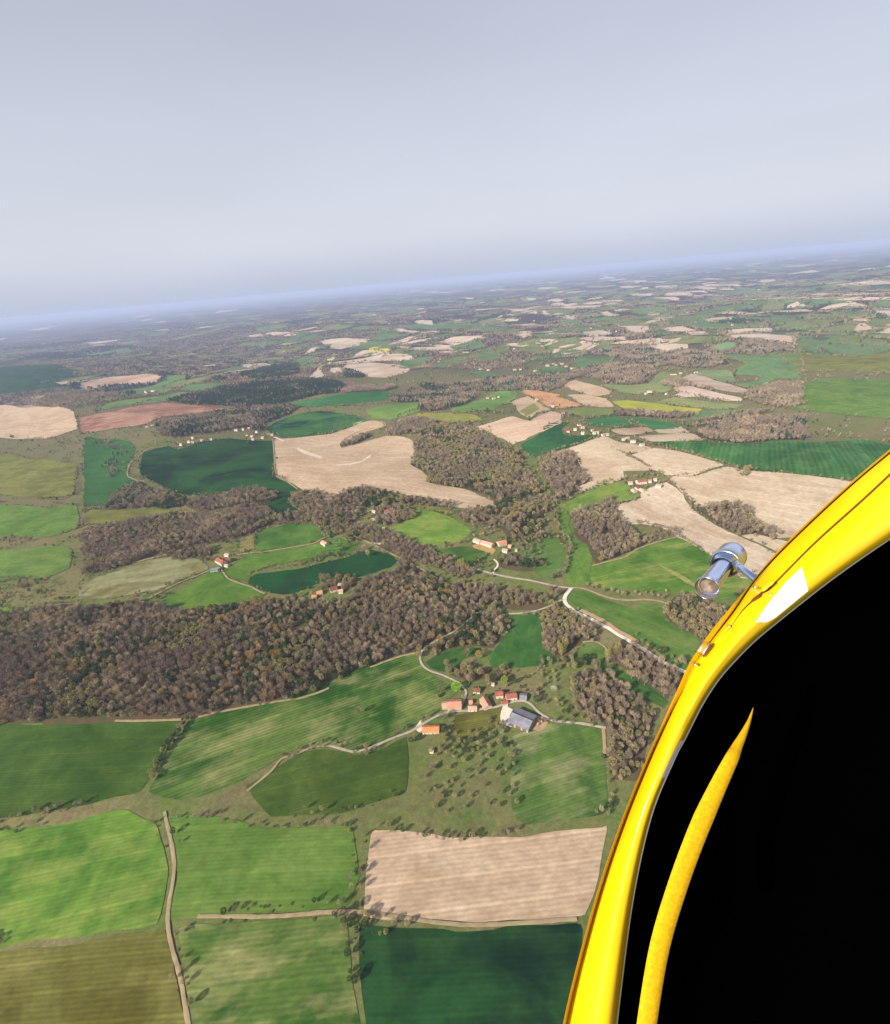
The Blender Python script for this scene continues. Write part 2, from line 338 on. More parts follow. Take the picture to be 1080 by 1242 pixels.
# name, palette, outline, (row direction in the photo), row spacing, row strength, third colour amount
FIELDS = [
 ('wheat_field', (C(66, 102, 40), C(56, 92, 34), C(84, 112, 46)), 'P -90,884 60,880 140,877 218,875 212,890 200,915 170,960 60,985 -90,1000', 'P 60,900 200,896', 9, .06, .4),
 ('striped_pasture', STRG, 'P 228,874 260,867 306,857 350,846 382,835 399,829 426,814 468,801 509,790 510,806 524,818 545,831 556,838 545,848 537,857 537,864 524,872 508,880 483,892 447,908 428,913 410,908 392,903 360,912 330,924 290,950 220,972 182,960 200,925 222,895', 'P 280,905 520,820', 13, .17, .75),
 ('wheat_field', (C(76, 108, 42), C(66, 98, 36), C(90, 116, 50)), 'P 494,894 470,905 447,913 428,917 408,911 392,908 366,914 340,928 300,955 330,990 420,985 493,960 495,922', 'P 350,930 480,900', 9, .08, .5),
 ('mown_meadow', MOW, 'H 592,606 700,588 800,571 808,600 806,640 770,655 725,672 700,700 585,722 580,660', 'H 600,650 800,615', 9, .16, .4),
 ('rough_pasture', (C(84, 122, 56), C(68, 106, 52), C(150, 156, 112)), 'P 622,888 645,889 663,877 690,880 733,885 734,921 736,985 640,1000 622,990 620,921', 'P 640,920 730,890', 10, .1, .9),
 ('wheat_field', (C(58, 112, 52), C(46, 100, 46), C(78, 124, 60)), 'H 838,140 905,140 982,130 992,240 1020,300 1055,345 1080,352 1000,372 900,387 760,387 738,340 830,225', 'H 860,160 800,380', 11, .05, .5),
 ('wheat_field', (C(70, 112, 54), C(54, 100, 46), C(88, 122, 60)), 'H 446,362 530,308 640,292 712,294 716,322 670,335 620,350 605,375 600,410 520,402 470,388', 'H 480,380 700,300', 11, .05, .5),
 ('pasture', (C(96, 128, 66), C(80, 118, 56), C(110, 132, 72)), 'I 190,268 235,268 300,305 290,380 252,388 200,368 125,345', 'I 150,330 290,300', 9, .05, .5),
 ('meadow', (C(74, 116, 52), C(60, 104, 48), C(94, 124, 60)), 'I 245,395 300,378 400,420 500,482 586,545 562,575 500,545 430,520 340,450', 'I 300,400 560,550', 9, .05, .5),
 ('wheat_field', (C(84, 126, 54), C(72, 116, 48), C(116, 138, 74)), 'I 112,50 135,24 200,26 262,52 330,80 430,118 450,108 446,86 530,87 572,128 566,165 650,205 732,252 700,330 655,396 600,372 560,352 545,312 470,282 400,250 300,170 200,140 150,118', 'I 150,80 700,300', 13, .07, .7),
 ('sloping_pasture', BRG, 'P 718,687 745,677 774,666 800,656 822,652 832,656 845,663 858,671 870,678 895,688 925,700 945,712 930,722 900,724 872,727 840,720 800,719 760,716 718,711', 'P 725,705 900,672', 15, .09, 1.0),
 ('valley_meadow', (C(92, 142, 54), C(80, 130, 48), C(120, 150, 66)), 'F 60,390 30,365 130,440 112,490 140,545 170,570 200,580 226,640 216,690 226,762 180,778 100,772 108,700 130,640 125,590 95,540 70,470', 'F 100,450 200,700', 15, .04, .6),
 ('valley_meadow', (C(88, 128, 60), C(76, 118, 52), C(104, 132, 66)), 'P 634,658 645,653 660,651 676,652 684,662 687,675 684,690 672,704 658,702 648,694 640,682 634,670', 'P 640,680 680,670', 12, .04, .5),
 ('hillside_meadow', (C(116, 152, 60), C(100, 142, 54), C(142, 158, 78)), 'F 62,396 130,370 215,328 300,290 360,288 395,305 405,330 452,358 430,374 322,386 240,412 130,440 85,436', 'F 100,420 400,320', 13, .07, .6),
 ('ploughed_field', TAN, 'F 24,160 150,118 272,75 310,84 350,100 430,112 500,130 440,150 385,158 450,192 520,234 440,238 368,240 378,270 320,290 240,318 180,335 160,312 190,298 218,285 192,262 170,230 165,200 140,150 100,150 60,165', 'F 150,150 450,130', 14, .04, .8),
 ('ploughed_field', TAN, 'F 392,166 512,130 622,145 720,170 822,202 850,212 780,226 680,260 572,256 500,222 440,186', 'F 450,170 800,210', 14, .04, .7),
 ('ploughed_field', TAN, 'F 578,264 702,262 780,234 860,216 940,236 1080,244 1500,300 1640,440 1300,540 1080,552 1000,482 985,470 950,418 880,393 780,396 712,404 680,360 650,338 612,298', 'F 650,300 1050,380', 16, .05, .9),
 ('ploughed_field', (C(212, 192, 164), C(200, 178, 150), C(222, 206, 182)), 'F 320,398 380,384 446,364 460,335 520,302 570,292 606,312 650,345 700,422 760,466 820,500 920,545 1000,580 1080,622 1150,660 1100,760 1000,750 900,735 840,688 800,640 740,612 690,580 622,546 600,520 545,502 472,486 382,486 350,450', 'F 400,420 1000,660', 16, .05, .9),
 ('ploughed_field', TAN, 'F 926,540 985,530 1030,540 1080,556 1180,580 1180,650 1080,612 1000,572', 'F 940,540 1080,600', 14, .04, .8),
 ('striped_wheat_field', (C(62, 126, 66), C(50, 112, 58), C(130, 164, 110)), 'F 500,101 600,96 752,95 860,111 1000,104 1080,96 1500,92 1640,120 1640,300 1400,275 1080,241 940,228 862,208 820,188 700,160 600,130', 'F 870,200 890,110', 34, .16, .3),
 ('ploughed_field', TAN, 'F 436,76 560,66 690,62 722,74 752,94 640,98 512,100 470,92', 'F 450,80 700,80', 14, .04, .6),
 ('ploughed_field', TANP, 'F 296,46 400,36 472,30 520,50 460,62 400,71 345,64', 'F 320,50 500,50', 14, .04, .6),
 ('ploughed_field', TAN, 'F 522,43 600,34 642,30 684,60 600,62 540,60', 'F 520,50 660,50', 14, .04, .6),
 ('wheat_field', (C(44, 108, 64), C(36, 96, 58), C(62, 120, 68)), 'F -112,118 0,52 0,30 60,8 112,10 82,45 90,66 130,75 200,70 270,70 200,95 100,128 20,155 0,155 -40,175', 'F 0,120 200,80', 14, .05, .4),
 ('great_ploughed_field', TANP, 'P 332,533 345,532 363,531 382,529 400,527 418,520 430,514 444,510 455,510 463,513 467,518 455,521 438,527 420,534 416,541 430,540 450,534 470,529 485,530 498,533 503,538 506,545 516,551 512,555 503,560 502,565 512,570 520,577 516,584 530,588 550,591 570,596 585,603 600,609 598,614 578,617 560,617 540,613 515,607 490,600 470,596 440,594 415,598 400,606 395,606 388,602 372,598 362,591 347,582 336,578 334,560', 'P 340,560 600,580', 17, .05, 1.0),
 ('pasture', (C(118, 154, 62), C(100, 144, 52), C(142, 162, 78)), 'E 278,508 340,478 398,442 428,416 480,424 560,450 610,478 660,512 656,534 625,560 560,580 450,592 400,575 340,540', 'E 300,500 640,530', 12, .08, .8),
 ('rough_meadow', OLV, 'E 350,400 400,392 480,400 590,430 570,446 500,430 430,414', 'E 360,400 580,430', 9, .06, .5),
 ('meadow', (C(88, 130, 54), C(72, 112, 50), C(110, 140, 62)), 'E 470,602 560,596 650,590 742,612 735,640 700,655 655,672 600,660 550,640', 'E 500,610 700,620', 9, .06, .5),
 ('dark_wheat_field', DKT, 'P 302,702 312,696 330,694 357,691 380,686 404,680 425,675 437,671 448,666 470,672 484,680 474,688 462,692 448,697 432,701 414,703 400,702 388,707 375,713 366,717 345,722 322,718 302,708', 'P 310,712 470,676', 12, .06, .3),
 ('wheat_field', (C(78, 122, 54), C(64, 112, 46), C(92, 130, 60)), 'E 0,556 40,548 82,546 130,582 120,622 60,632 0,632 -70,658 -125,656 -90,620 -70,600 -40,575', 'E -60,640 110,590', 11, .05, .5),
 ('dark_wheat_field', DKG, 'P 173,550 190,544 205,541 215,546 240,538 262,533 280,532 300,534 315,535 331,535 332,545 334,578 346,582 363,594 352,600 350,610 362,618 368,624 358,628 346,628 333,628 320,616 331,604 322,598 300,600 285,602 270,602 226,601 192,588 170,577', 'P 180,570 350,560', 16, .09, .5),
 ('wheat_field', (C(52, 110, 60), C(44, 100, 54), C(70, 120, 64)), 'D -140,80 0,88 60,98 92,140 62,200 58,262 100,284 128,292 90,312 42,350 32,388 0,392 -140,400', 'D 0,200 60,190', 16, .05, .5),
 ('rough_meadow', OLV, 'D -140,420 0,420 100,418 280,420 235,440 200,452 80,470 0,482 -140,490', 'D 0,450 200,430', 12, .06, .5),
 ('wheat_field', (C(80, 126, 52), C(66, 112, 46), C(96, 134, 60)), 'D 656,530 722,500 850,480 940,488 1040,514 1032,535 940,568 800,594 662,612', 'D 670,590 1000,520', 11, .05, .5),
 ('pasture', (C(96, 140, 54), C(84, 128, 48), C(110, 146, 62)), 'D 612,634 700,624 830,600 932,582 1010,560 1080,552 1090,600 1070,612 980,628 830,660 720,684 640,710 622,758 560,745 512,722 520,690 580,664', 'D 540,700 1000,590', 11, .05, .5),
 ('dry_pasture', GRYG, 'D -160,760 0,706 50,690 90,668 200,648 320,634 400,648 442,692 380,720 300,745 200,792 100,810 0,832 -160,850', 'D 0,760 400,690', 9, .07, .9),
 ('pasture', (C(96, 138, 50), C(82, 126, 44), C(108, 142, 58)), 'P 192,733 208,722 225,712 243,700 257,694 267,692 275,703 300,710 324,720 318,725 306,727 280,733 249,739 218,737 200,744', 'P 205,735 310,712', 9, .05, .4),
 ('wheat_field', (C(60, 122, 54), C(34, 92, 54), C(72, 130, 60)), 'P 322,520 330,514 345,508 365,502 385,499 400,499 425,503 447,511 436,514 420,520 400,526 372,529 345,531 332,528', 'P 330,522 430,508', 14, .05, .7),
 ('bare_plot', SCRUB, 'D 580,565 610,550 645,540 650,600 600,618 570,625', 'D 580,600 640,560', 5, .1, .8),
 ('red_ploughed_field', BRN, 'A -160,720 0,690 100,665 240,650 380,664 510,676 500,688 300,712 190,725 168,745 100,758 0,768 -160,800', 'A 0,720 400,680', 18, .06, 1.0),
 ('pasture', (C(100, 140, 82), C(88, 128, 76), C(112, 144, 88)), 'A -100,640 0,622 60,590 160,575 235,545 240,522 340,520 330,545 300,570 250,600 180,612 60,625', 'A 0,610 300,540', 16, .05, .5),
 ('ploughed_field', (C(198, 168, 142), C(180, 150, 128), C(208, 184, 158)), 'A -160,545 0,528 100,520 180,518 235,530 190,558 80,568 0,570 -160,590', 'A 0,540 200,530', 16, .05, .8),
 ('meadow', (C(112, 144, 80), C(98, 132, 74), C(122, 146, 84)), 'A -100,690 0,645 100,632 200,620 300,602 360,602 300,628 250,642 140,655 40,668', 'A 0,650 300,610', 16, .05, .5),
 ('meadow', (C(88, 136, 84), C(76, 124, 78), C(100, 140, 88)), 'A 300,590 340,570 420,560 500,556 520,566 460,582 380,600', 'A 300,590 500,560', 16, .05, .5),
 ('wheat_field', (C(58, 130, 76), C(48, 118, 70), C(76, 138, 78)), 'A 800,655 880,640 980,625 B 80,608 200,598 272,596 292,606 272,636 180,648 60,664 0,664 A 900,672 790,676', 'A 800,665 1060,620', 18, .05, .4),
 ('pasture', (C(112, 152, 70), C(98, 142, 64), C(130, 158, 80)), 'B 176,682 280,664 420,646 440,664 430,684 370,706 310,724 250,728 195,726', 'B 200,700 400,660', 18, .05, .5),
 ('yellow_pasture', (C(150, 156, 76), C(136, 146, 66), C(162, 150, 84)), 'B 370,712 440,694 560,698 690,708 712,730 640,748 540,742 460,738', 'B 400,710 700,720', 18, .05, .6),
 ('pasture', (C(112, 156, 74), C(98, 144, 68), C(126, 158, 80)), 'B 556,684 620,660 692,640 760,606 800,592 860,594 884,602 850,650 800,664 760,684 700,690 600,702', 'B 600,690 850,600', 18, .05, .5),
 ('ploughed_field', TANP, 'B 848,644 890,630 930,620 980,650 1034,682 985,700 940,722 905,708 880,692', 'B 870,660 1000,700', 14, .05, .7),
 ('orange_ploughed_field', ORG, 'B 890,592 960,592 1080,612 C 60,622 120,640 182,664 120,672 60,678 0,666 B 1000,662 935,618', 'B 920,600 1080,650', 16, .05, .7),
 ('ploughed_field', (C(214, 186, 158), C(204, 174, 146), C(222, 200, 176)), 'B 676,768 760,742 862,714 935,738 1030,690 1072,696 1088,715 1080,742 1040,764 E 1000,52 920,90 862,110 800,84 740,58', 'E 720,50 1050,0', 16, .05, .7),
 ('ploughed_field', TANP, 'C 108,612 200,612 294,632 322,672 250,672 182,662 150,640', 'C 120,620 310,660', 16, .05, .7),
 ('ploughed_field', TANP, 'C 96,560 140,545 200,560 260,574 312,600 300,612 240,620 180,606 120,590', 'C 110,560 300,600', 16, .05, .7),
 ('flowering_field', YEL, 'C 322,642 380,638 450,646 600,664 745,680 730,698 680,706 560,694 460,690 380,682 345,662', 'C 330,650 730,690', 16, .05, .5),
 ('wheat_field', (C(66, 138, 82), C(56, 126, 76), C(84, 144, 86)), 'C 168,738 250,722 352,716 402,742 410,758 330,766 250,762 200,752', 'C 180,740 400,740', 16, .05, .4),
 ('wheat_field', (C(72, 140, 84), C(60, 130, 78), C(90, 146, 88)), 'C 382,716 470,722 580,740 645,768 600,776 510,776 440,748', 'C 390,720 640,770', 16, .05, .4),
 ('pasture', (C(128, 152, 86), C(116, 142, 80), C(140, 152, 92)), 'C 66,684 180,672 320,682 334,702 260,712 170,712 110,700', 'C 80,690 320,695', 16, .05, .5),
 ('ploughed_field', (C(196, 174, 152), C(184, 162, 140), C(206, 186, 164)), 'C 640,548 650,530 690,515 750,528 800,545 880,566 955,590 935,606 860,600 780,582 720,570', 'C 660,530 930,600', 18, .04, .7),
 ('ploughed_field', (C(210, 188, 168), C(200, 178, 156), C(216, 196, 176)), 'C 596,582 650,568 720,582 800,600 870,616 935,628 925,646 830,638 720,620 640,625 610,612 640,604', 'C 610,580 930,640', 18, .04, .7),
 ('wheat_field', (C(104, 148, 92), C(92, 136, 84), C(122, 150, 96)), 'C 826,426 900,422 1000,430 1100,424 1200,420 1200,540 1080,540 1030,575 960,584 885,562 950,556 1008,548 1000,524 900,520 900,500 940,470 890,450', 'C 900,460 1080,560', 24, .07, .5),
 ('pasture', (C(112, 158, 104), C(100, 146, 98), C(126, 160, 108)), 'C 785,384 860,366 902,370 890,398 850,408 800,404', 'C 800,390 890,380', 16, .04, .5),
 ('ploughed_field', (C(212, 194, 174), C(200, 182, 162), C(218, 202, 184)), 'C 868,308 950,302 1050,300 1075,306 1060,320 940,324 1060,330 1150,340 1160,372 1080,368 1000,352 900,352 868,346', 'C 880,310 1060,320', 18, .04, .7),
 ('pasture', (C(132, 160, 112), C(120, 150, 106), C(142, 162, 118)), 'C 700,520 740,500 850,500 888,512 900,552 860,556 800,545 760,530', 'C 700,510 880,550', 18, .04, .6),
 ('meadow', (C(134, 156, 100), C(122, 146, 94), C(144, 156, 104)), 'C 270,566 400,570 480,562 520,520 560,505 640,520 640,546 560,560 600,575 590,600 520,605 440,610 350,600', 'C 300,570 600,560', 18, .04, .8),
 ('meadow', (C(134, 152, 96), C(122, 142, 92), C(146, 152, 102)), 'C 520,650 600,625 720,640 900,655 950,660 880,680 750,676 620,660', 'C 540,640 900,670', 18, .04, .8),
 ('pasture', (C(110, 148, 96), C(98, 138, 88), C(122, 150, 100)), 'C 690,712 740,690 850,684 940,690 1000,700 900,712 780,722 700,728', 'C 700,710 950,700', 18, .04, .6),
]
far_specs = {
 'tan': 'A 955,365 1010,350 B 60,348 190,352 160,372 60,400 0,398 A 1000,385|B 108,432 150,408 192,404 280,416 372,424 392,444 330,456 240,456 150,462 100,458|B 76,472 180,464 300,470 392,490 350,512 260,532 190,532 120,505 60,496|B 800,212 880,208 982,215 968,235 900,230 850,218|B 990,228 1080,232 C 100,236 60,240 0,240 B 1000,238|C 348,284 420,290 492,296 478,322 430,326 388,310|C 556,306 600,296 652,292 712,312 650,322 600,320|C 160,328 200,312 252,310 322,326 280,340 225,340|C 158,352 280,340 382,340 380,356 300,358 200,364|C 398,360 460,356 522,358 520,368 440,368|C 185,188 280,172 372,170 360,190 262,196|C 30,192 70,180 182,194 140,200 90,202|C 328,216 370,210 404,212 390,222 340,222|C 78,248 110,240 152,240 142,262 100,262|C 508,108 560,100 622,102 620,118 540,121|C 398,142 450,136 512,140 500,151 420,151|C 745,264 800,252 872,250 892,262 800,273|C 786,226 860,222 942,228 940,236 830,236|C 740,92 790,86 830,92 820,104 760,108|C 410,86 470,80 480,88 430,94|A 900,530 940,490 975,470 960,510 990,520 960,540|A 1000,490 1050,485 1068,510 1010,516|B 298,306 340,302 380,312 512,316 500,324 380,322 320,318|B 780,260 830,258 892,256 880,270 810,274|B 830,372 900,370 990,380 1000,392 900,388 840,382|C 1050,350 1100,330 1170,340 1160,380 1080,372|A 690,330 760,318 840,320 780,336|A 600,336 680,328 700,340 640,346|C 660,320 760,318 750,332 690,336|C 270,228 300,222 350,240 320,250 280,245|B 880,318 940,314 950,328 900,332',
 'green': 'B 290,478 350,452 420,436 502,430 460,452 440,472 400,490 350,492|B 80,388 130,370 200,364 280,366 335,374 300,392 200,402 110,404|B 478,472 540,446 600,440 645,458 590,476 510,492|B 190,352 240,322 300,322 372,332 330,345 260,358|B 330,288 420,280 520,280 620,276 700,280 722,300 620,302 470,308 380,306|C 130,462 180,436 222,430 290,432 324,442 310,466 240,480 180,496 150,480|C 0,482 60,478 104,490 70,506 0,516 B 960,500 1000,480|C 668,282 760,276 880,282 1032,280 1020,300 900,302 800,306 720,302|C 28,302 100,296 162,302 130,326 60,330|C 750,310 810,312 800,360 780,350|C 130,390 200,372 190,390 150,400|B 700,410 780,415 800,440 700,460 670,440|A 840,450 900,430 950,440 900,490 860,480|A 820,328 900,318 900,330 830,342|B 660,505 720,500 790,520 760,545 690,530|B 940,430 1000,425 1060,440 1000,450 940,445|B 550,395 640,390 680,402 600,412|A 860,350 940,330 960,345 880,366|C 470,168 540,160 580,172 520,184|A 0,400 60,395 100,410 30,425 0,425|A 130,330 200,322 230,330 170,342|C 480,160 560,165 570,185 490,182|B 830,580 880,570 940,585 900,600 840,600|C 1000,205 1060,210 1080,225 1010,222',
 'rape': 'B 178,398 215,389 252,390 292,408 250,414 200,410',
}
def gdir(s):
    q = ground(*Z(s).T); v = q[1] - q[0]; return math.atan2(v[1], v[0])
EDGES = []
for nm, pal, outl, dr, sp, st, c3a in FIELDS:
    pp = Z(outl); gp = ground(*pp.T); d = np.hypot(*gp.mean(0))
    m = field_mat(*pal, ang=gdir(dr), sp=sp, st=st, c3amt=c3a, big=90 if d < 1200 else 200)
    drape(nm, gp, m, 2, amp=.35 if d < 900 else min(3, d * .0009)); EDGES.append((gp, d))
    mark(pp, 1)
FPAL = {'tan': ((C(208, 188, 168), C(196, 174, 152), C(216, 200, 180)), 'ploughed_field'), 'green': ((C(92, 132, 92), C(82, 120, 80), C(122, 140, 92)), 'wheat_field'), 'rape': (RAPE, 'rapeseed_field')}
for k, s in far_specs.items():
    for one in s.split('|'):
        pp = Z(one); gp = ground(*pp.T)
        drape(FPAL[k][1], gp, field_mat(*FPAL[k][0], ang=.4, sp=24, st=.04, c3amt=.6, big=260), 2, amp=4); EDGES.append((gp, float(np.hypot(*gp.mean(0)))))
        mark(pp, 1)
# fields below and beside the photographed part
EXT = [
 ('pasture', BRG, 'P -60,1012 60,1003 150,982 190,1000 205,1060 190,1120 60,1140 -60,1150', 'P 0,1100 180,1060', 11, .07, .9),
 ('wheat_field', MIDG, 'P 205,990 250,988 330,1006 425,1003 438,1060 420,1100 320,1108 205,1116 216,1060', 'P 220,1050 420,1040', 11, .07, .6),
 ('mown_meadow', MOW, 'P -60,1162 60,1150 200,1128 215,1190 230,1300 100,1320 -80,1330', 'P 0,1200 200,1180', 10, .1, .7),
 ('rough_pasture', STRG, 'P 218,1126 320,1118 418,1112 428,1180 440,1300 330,1330 246,1320 226,1200', 'P 240,1200 400,1180', 11, .1, .9),
 ('ploughed_field', TANP, 'P 452,1006 560,1016 640,1014 735,1002 726,1060 712,1110 600,1118 440,1112 446,1060', 'P 460,1080 700,1050', 12, .06, .8),
 ('wheat_field', DKG, 'P 436,1124 560,1130 706,1122 690,1300 560,1310 452,1300 440,1200', 'P 450,1200 680,1190', 11, .06, .6),
 ('pasture', MIDG, 'P -160,745 -60,735 60,742 92,738 80,770 0,790 -160,800', 'P -100,760 100,750', 12, .06, .6),
 ('pasture', OLV, 'P -140,560 -40,548 20,552 70,560 94,564 90,600 50,606 -20,600 -140,612', 'P -100,580 100,575', 12, .06, .7),
 ('wheat_field', MIDG, 'P -140,622 -20,612 60,616 92,612 97,640 60,652 -40,650 -140,664', 'P -100,640 100,630', 12, .06, .5),
 ('ploughed_field', TANP, 'P -120,500 -20,490 60,494 88,498 95,520 60,532 -30,528 -120,540', 'P -100,520 100,505', 14, .05, .8),
 ('pasture', (C(100, 140, 60), C(88, 128, 54), C(120, 146, 70)), 'P -140,678 -60,668 20,668 60,662 88,666 84,690 60,700 -20,704 -140,720', 'P -100,690 100,680', 12, .05, .6),
 ('wheat_field', DKG, 'P -100,452 0,446 70,442 92,450 80,470 20,478 -100,486', 'P 0,470 80,450', 12, .05, .5),
 ('pasture', MIDG, 'P 952,470 1000,460 1080,462 1160,470 1160,505 1080,508 1000,500 955,494', 'P 960,480 1100,480', 14, .05, .6),
 ('meadow', OLV, 'P 950,430 1020,424 1100,428 1160,436 1160,456 1060,452 960,450', 'P 960,440 1100,440', 14, .05, .6),
]
for nm, pal, outl, dr, sp, st, c3a in EXT:
    pp = Z(outl); gp = ground(*pp.T)
    drape(nm, gp, field_mat(*pal, ang=gdir(dr), sp=sp, st=st, c3amt=c3a, big=90), 2, amp=.35); mark(pp, 1); EDGES.append((gp, 1000.))
# small fields over the far plain: pale ploughland, pasture and green wheat
palf = {'tan': field_mat(*FPAL['tan'][0], ang=.4, sp=24, st=.04, c3amt=.6, big=260), 'green': field_mat(*FPAL['green'][0], ang=.4, sp=24, st=.04, c3amt=.6, big=260),
        'past': field_mat(C(118, 134, 86), C(104, 122, 76), C(138, 138, 98), ang=.9, sp=24, st=.04, c3amt=.6, big=260)}
acc = {k: ([], []) for k in palf}
rf = np.random.default_rng(21)
for i in range(5200):
    d = 2600 * (30000 / 2600) ** rf.random() ** .9; a = R_(rf.uniform(-52, 52))
    x, y = d * math.sin(a), d * math.cos(a)
    if rf.random() > (.14 + .66 * np.clip((math.degrees(a) + 24) / 50, 0, 1)): continue
    px, py = project(np.array([x]), np.array([y]), H(x, y))
    inside = 140 < px[0] < 940 and py[0] > 392 + (540 - px[0]) * .06
    if (inside and d < 3300) or look(px, py)[0]: continue
    L = rf.uniform(55, 190) * (1 + d / 13000); W = L * rf.uniform(.35, .9); n = rf.integers(5, 9); th = rf.uniform(0, math.pi)
    an = np.sort(rf.uniform(0, 2 * math.pi, n)) if n > 6 else np.linspace(.3, 2 * math.pi + .3, n, endpoint=False) + rf.uniform(-.3, .3, n)
    ex = np.cos(an) * L * (1 + .25 * rf.random(n)); ey = np.sin(an) * W
    gx = x + ex * math.cos(th) - ey * math.sin(th); gy = y + ex * math.sin(th) + ey * math.cos(th)
    k = rf.choice(['tan', 'green', 'past'], p=[.24, .32, .44] if a > -.1 else [.14, .36, .50]); vs, fs = acc[k]
    # fan of rings so it follows the ground
    b = len(vs); vs.append((x, y, H(x, y) + drape_off(x, y, 2)))
    for r in (.5, 1.):
        for j in range(n):
            xx, yy = x + (gx[j] - x) * r, y + (gy[j] - y) * r; vs.append((xx, yy, H(xx, yy) + drape_off(xx, yy, 2)))
    for j in range(n):
        q = (j + 1) % n; fs.append((b, b + 1 + j, b + 1 + q)); fs.append((b + 1 + j, b + 1 + n + j, b + 1 + n + q, b + 1 + q))
    mark(np.column_stack(project(gx, gy, H(gx, gy))), 1)
    if d < 9000: EDGES.append((np.column_stack([gx, gy]), d))
for k, nm in (('tan', 'ploughed_land'), ('green', 'wheat_land'), ('past', 'pasture_land')):
    tag(mesh_obj(nm, acc[k][0], acc[k][1], palf[k], smooth=True), kind='structure')

# pale stains on the chalky ploughland, dry patches on the pastures (each with its own outline)
def patch(spec, pal, nm, lay=3, **k):
    drape(nm, ground(*Z(spec).T), field_mat(*pal, **k), lay, amp=.3)
CH = (C(232, 216, 196), C(222, 204, 180), C(214, 194, 168))
patch('D 848,130 880,138 925,155 975,178 955,180 900,162 860,145', CH, 'chalk_ground')
patch('E 30,208 90,204 150,190 195,160 190,175 140,200 90,210 40,212', CH, 'chalk_ground')
patch('F 540,680 570,690 640,720 700,760 720,785 670,765 600,720', (C(160, 160, 96), C(150, 152, 88), C(130, 146, 74)), 'dry_ground')
patch('B 890,690 955,654 982,680 925,710', (C(150, 158, 88), C(140, 148, 80), C(160, 160, 96)), 'pasture')
patch('E 170,575 200,572 260,575 240,582', CH, 'chalk_ground')

# ------------------------------------------------------------------ roads and tracks
def road_mat(name, c1, c2):
    t = NT(name); col = t.mix(t.ramp(t.noise(1 / 6., 5, .7), .35, .65), c1, c2)
    return t.out(t.mix(1.0, col, t_rgb(t, t.ramp(t.noise(1 / 1.5, 3), .3, .7, .88, 1.12)), 'MULTIPLY'))
ASPH = road_mat('worn_asphalt', C(190, 178, 158), C(166, 156, 138))
WHITE = road_mat('chalk_gravel', C(236, 226, 210), C(214, 202, 182))
DIRT = road_mat('dirt_track', C(178, 158, 124), C(150, 134, 100))
BANK = road_mat('bare_bank', C(190, 158, 128), C(164, 136, 106))
def strip(name, pts, width, mat, lay=4, wob=.1):
    d = np.hypot(*pts.mean(0)); s = max(5, d * .006)
    Q = soft(pts, s, 0, False)
    T = np.gradient(Q, axis=0); T /= np.linalg.norm(T, axis=1, keepdims=True) + 1e-9
    N = np.column_stack([-T[:, 1], T[:, 0]]); rows = []
    for k in (-1, -.33, .33, 1):
        wv = width / 2 * k * (1 + (rng.normal(0, wob, len(Q)) if abs(k) == 1 else 0))
        P = Q + N * (np.asarray(wv)[:, None] if np.ndim(wv) else wv)
        rows.append(np.column_stack([P, H(P[:, 0], P[:, 1]) + drape_off(P[:, 0], P[:, 1], lay) + (.0 if abs(k) == 1 else .12)]))
    n = len(Q); V = np.concatenate(rows)
    F = [(r * n + i, r * n + i + 1, (r + 1) * n + i + 1, (r + 1) * n + i) for r in range(3) for i in range(n - 1)]
    o = mesh_obj(name, V, [f[::-1] for f in F], mat, smooth=True); tag(o, kind='structure')
    a = Q + N * width * .7; b = Q - N * width * .7
    pa = np.column_stack(project(a[:, 0], a[:, 1], H(a[:, 0], a[:, 1]))); pb = np.column_stack(project(b[:, 0], b[:, 1], H(b[:, 0], b[:, 1])))
    for i in range(n - 1): mark([pa[i], pa[i + 1], pb[i + 1], pb[i]], 2)
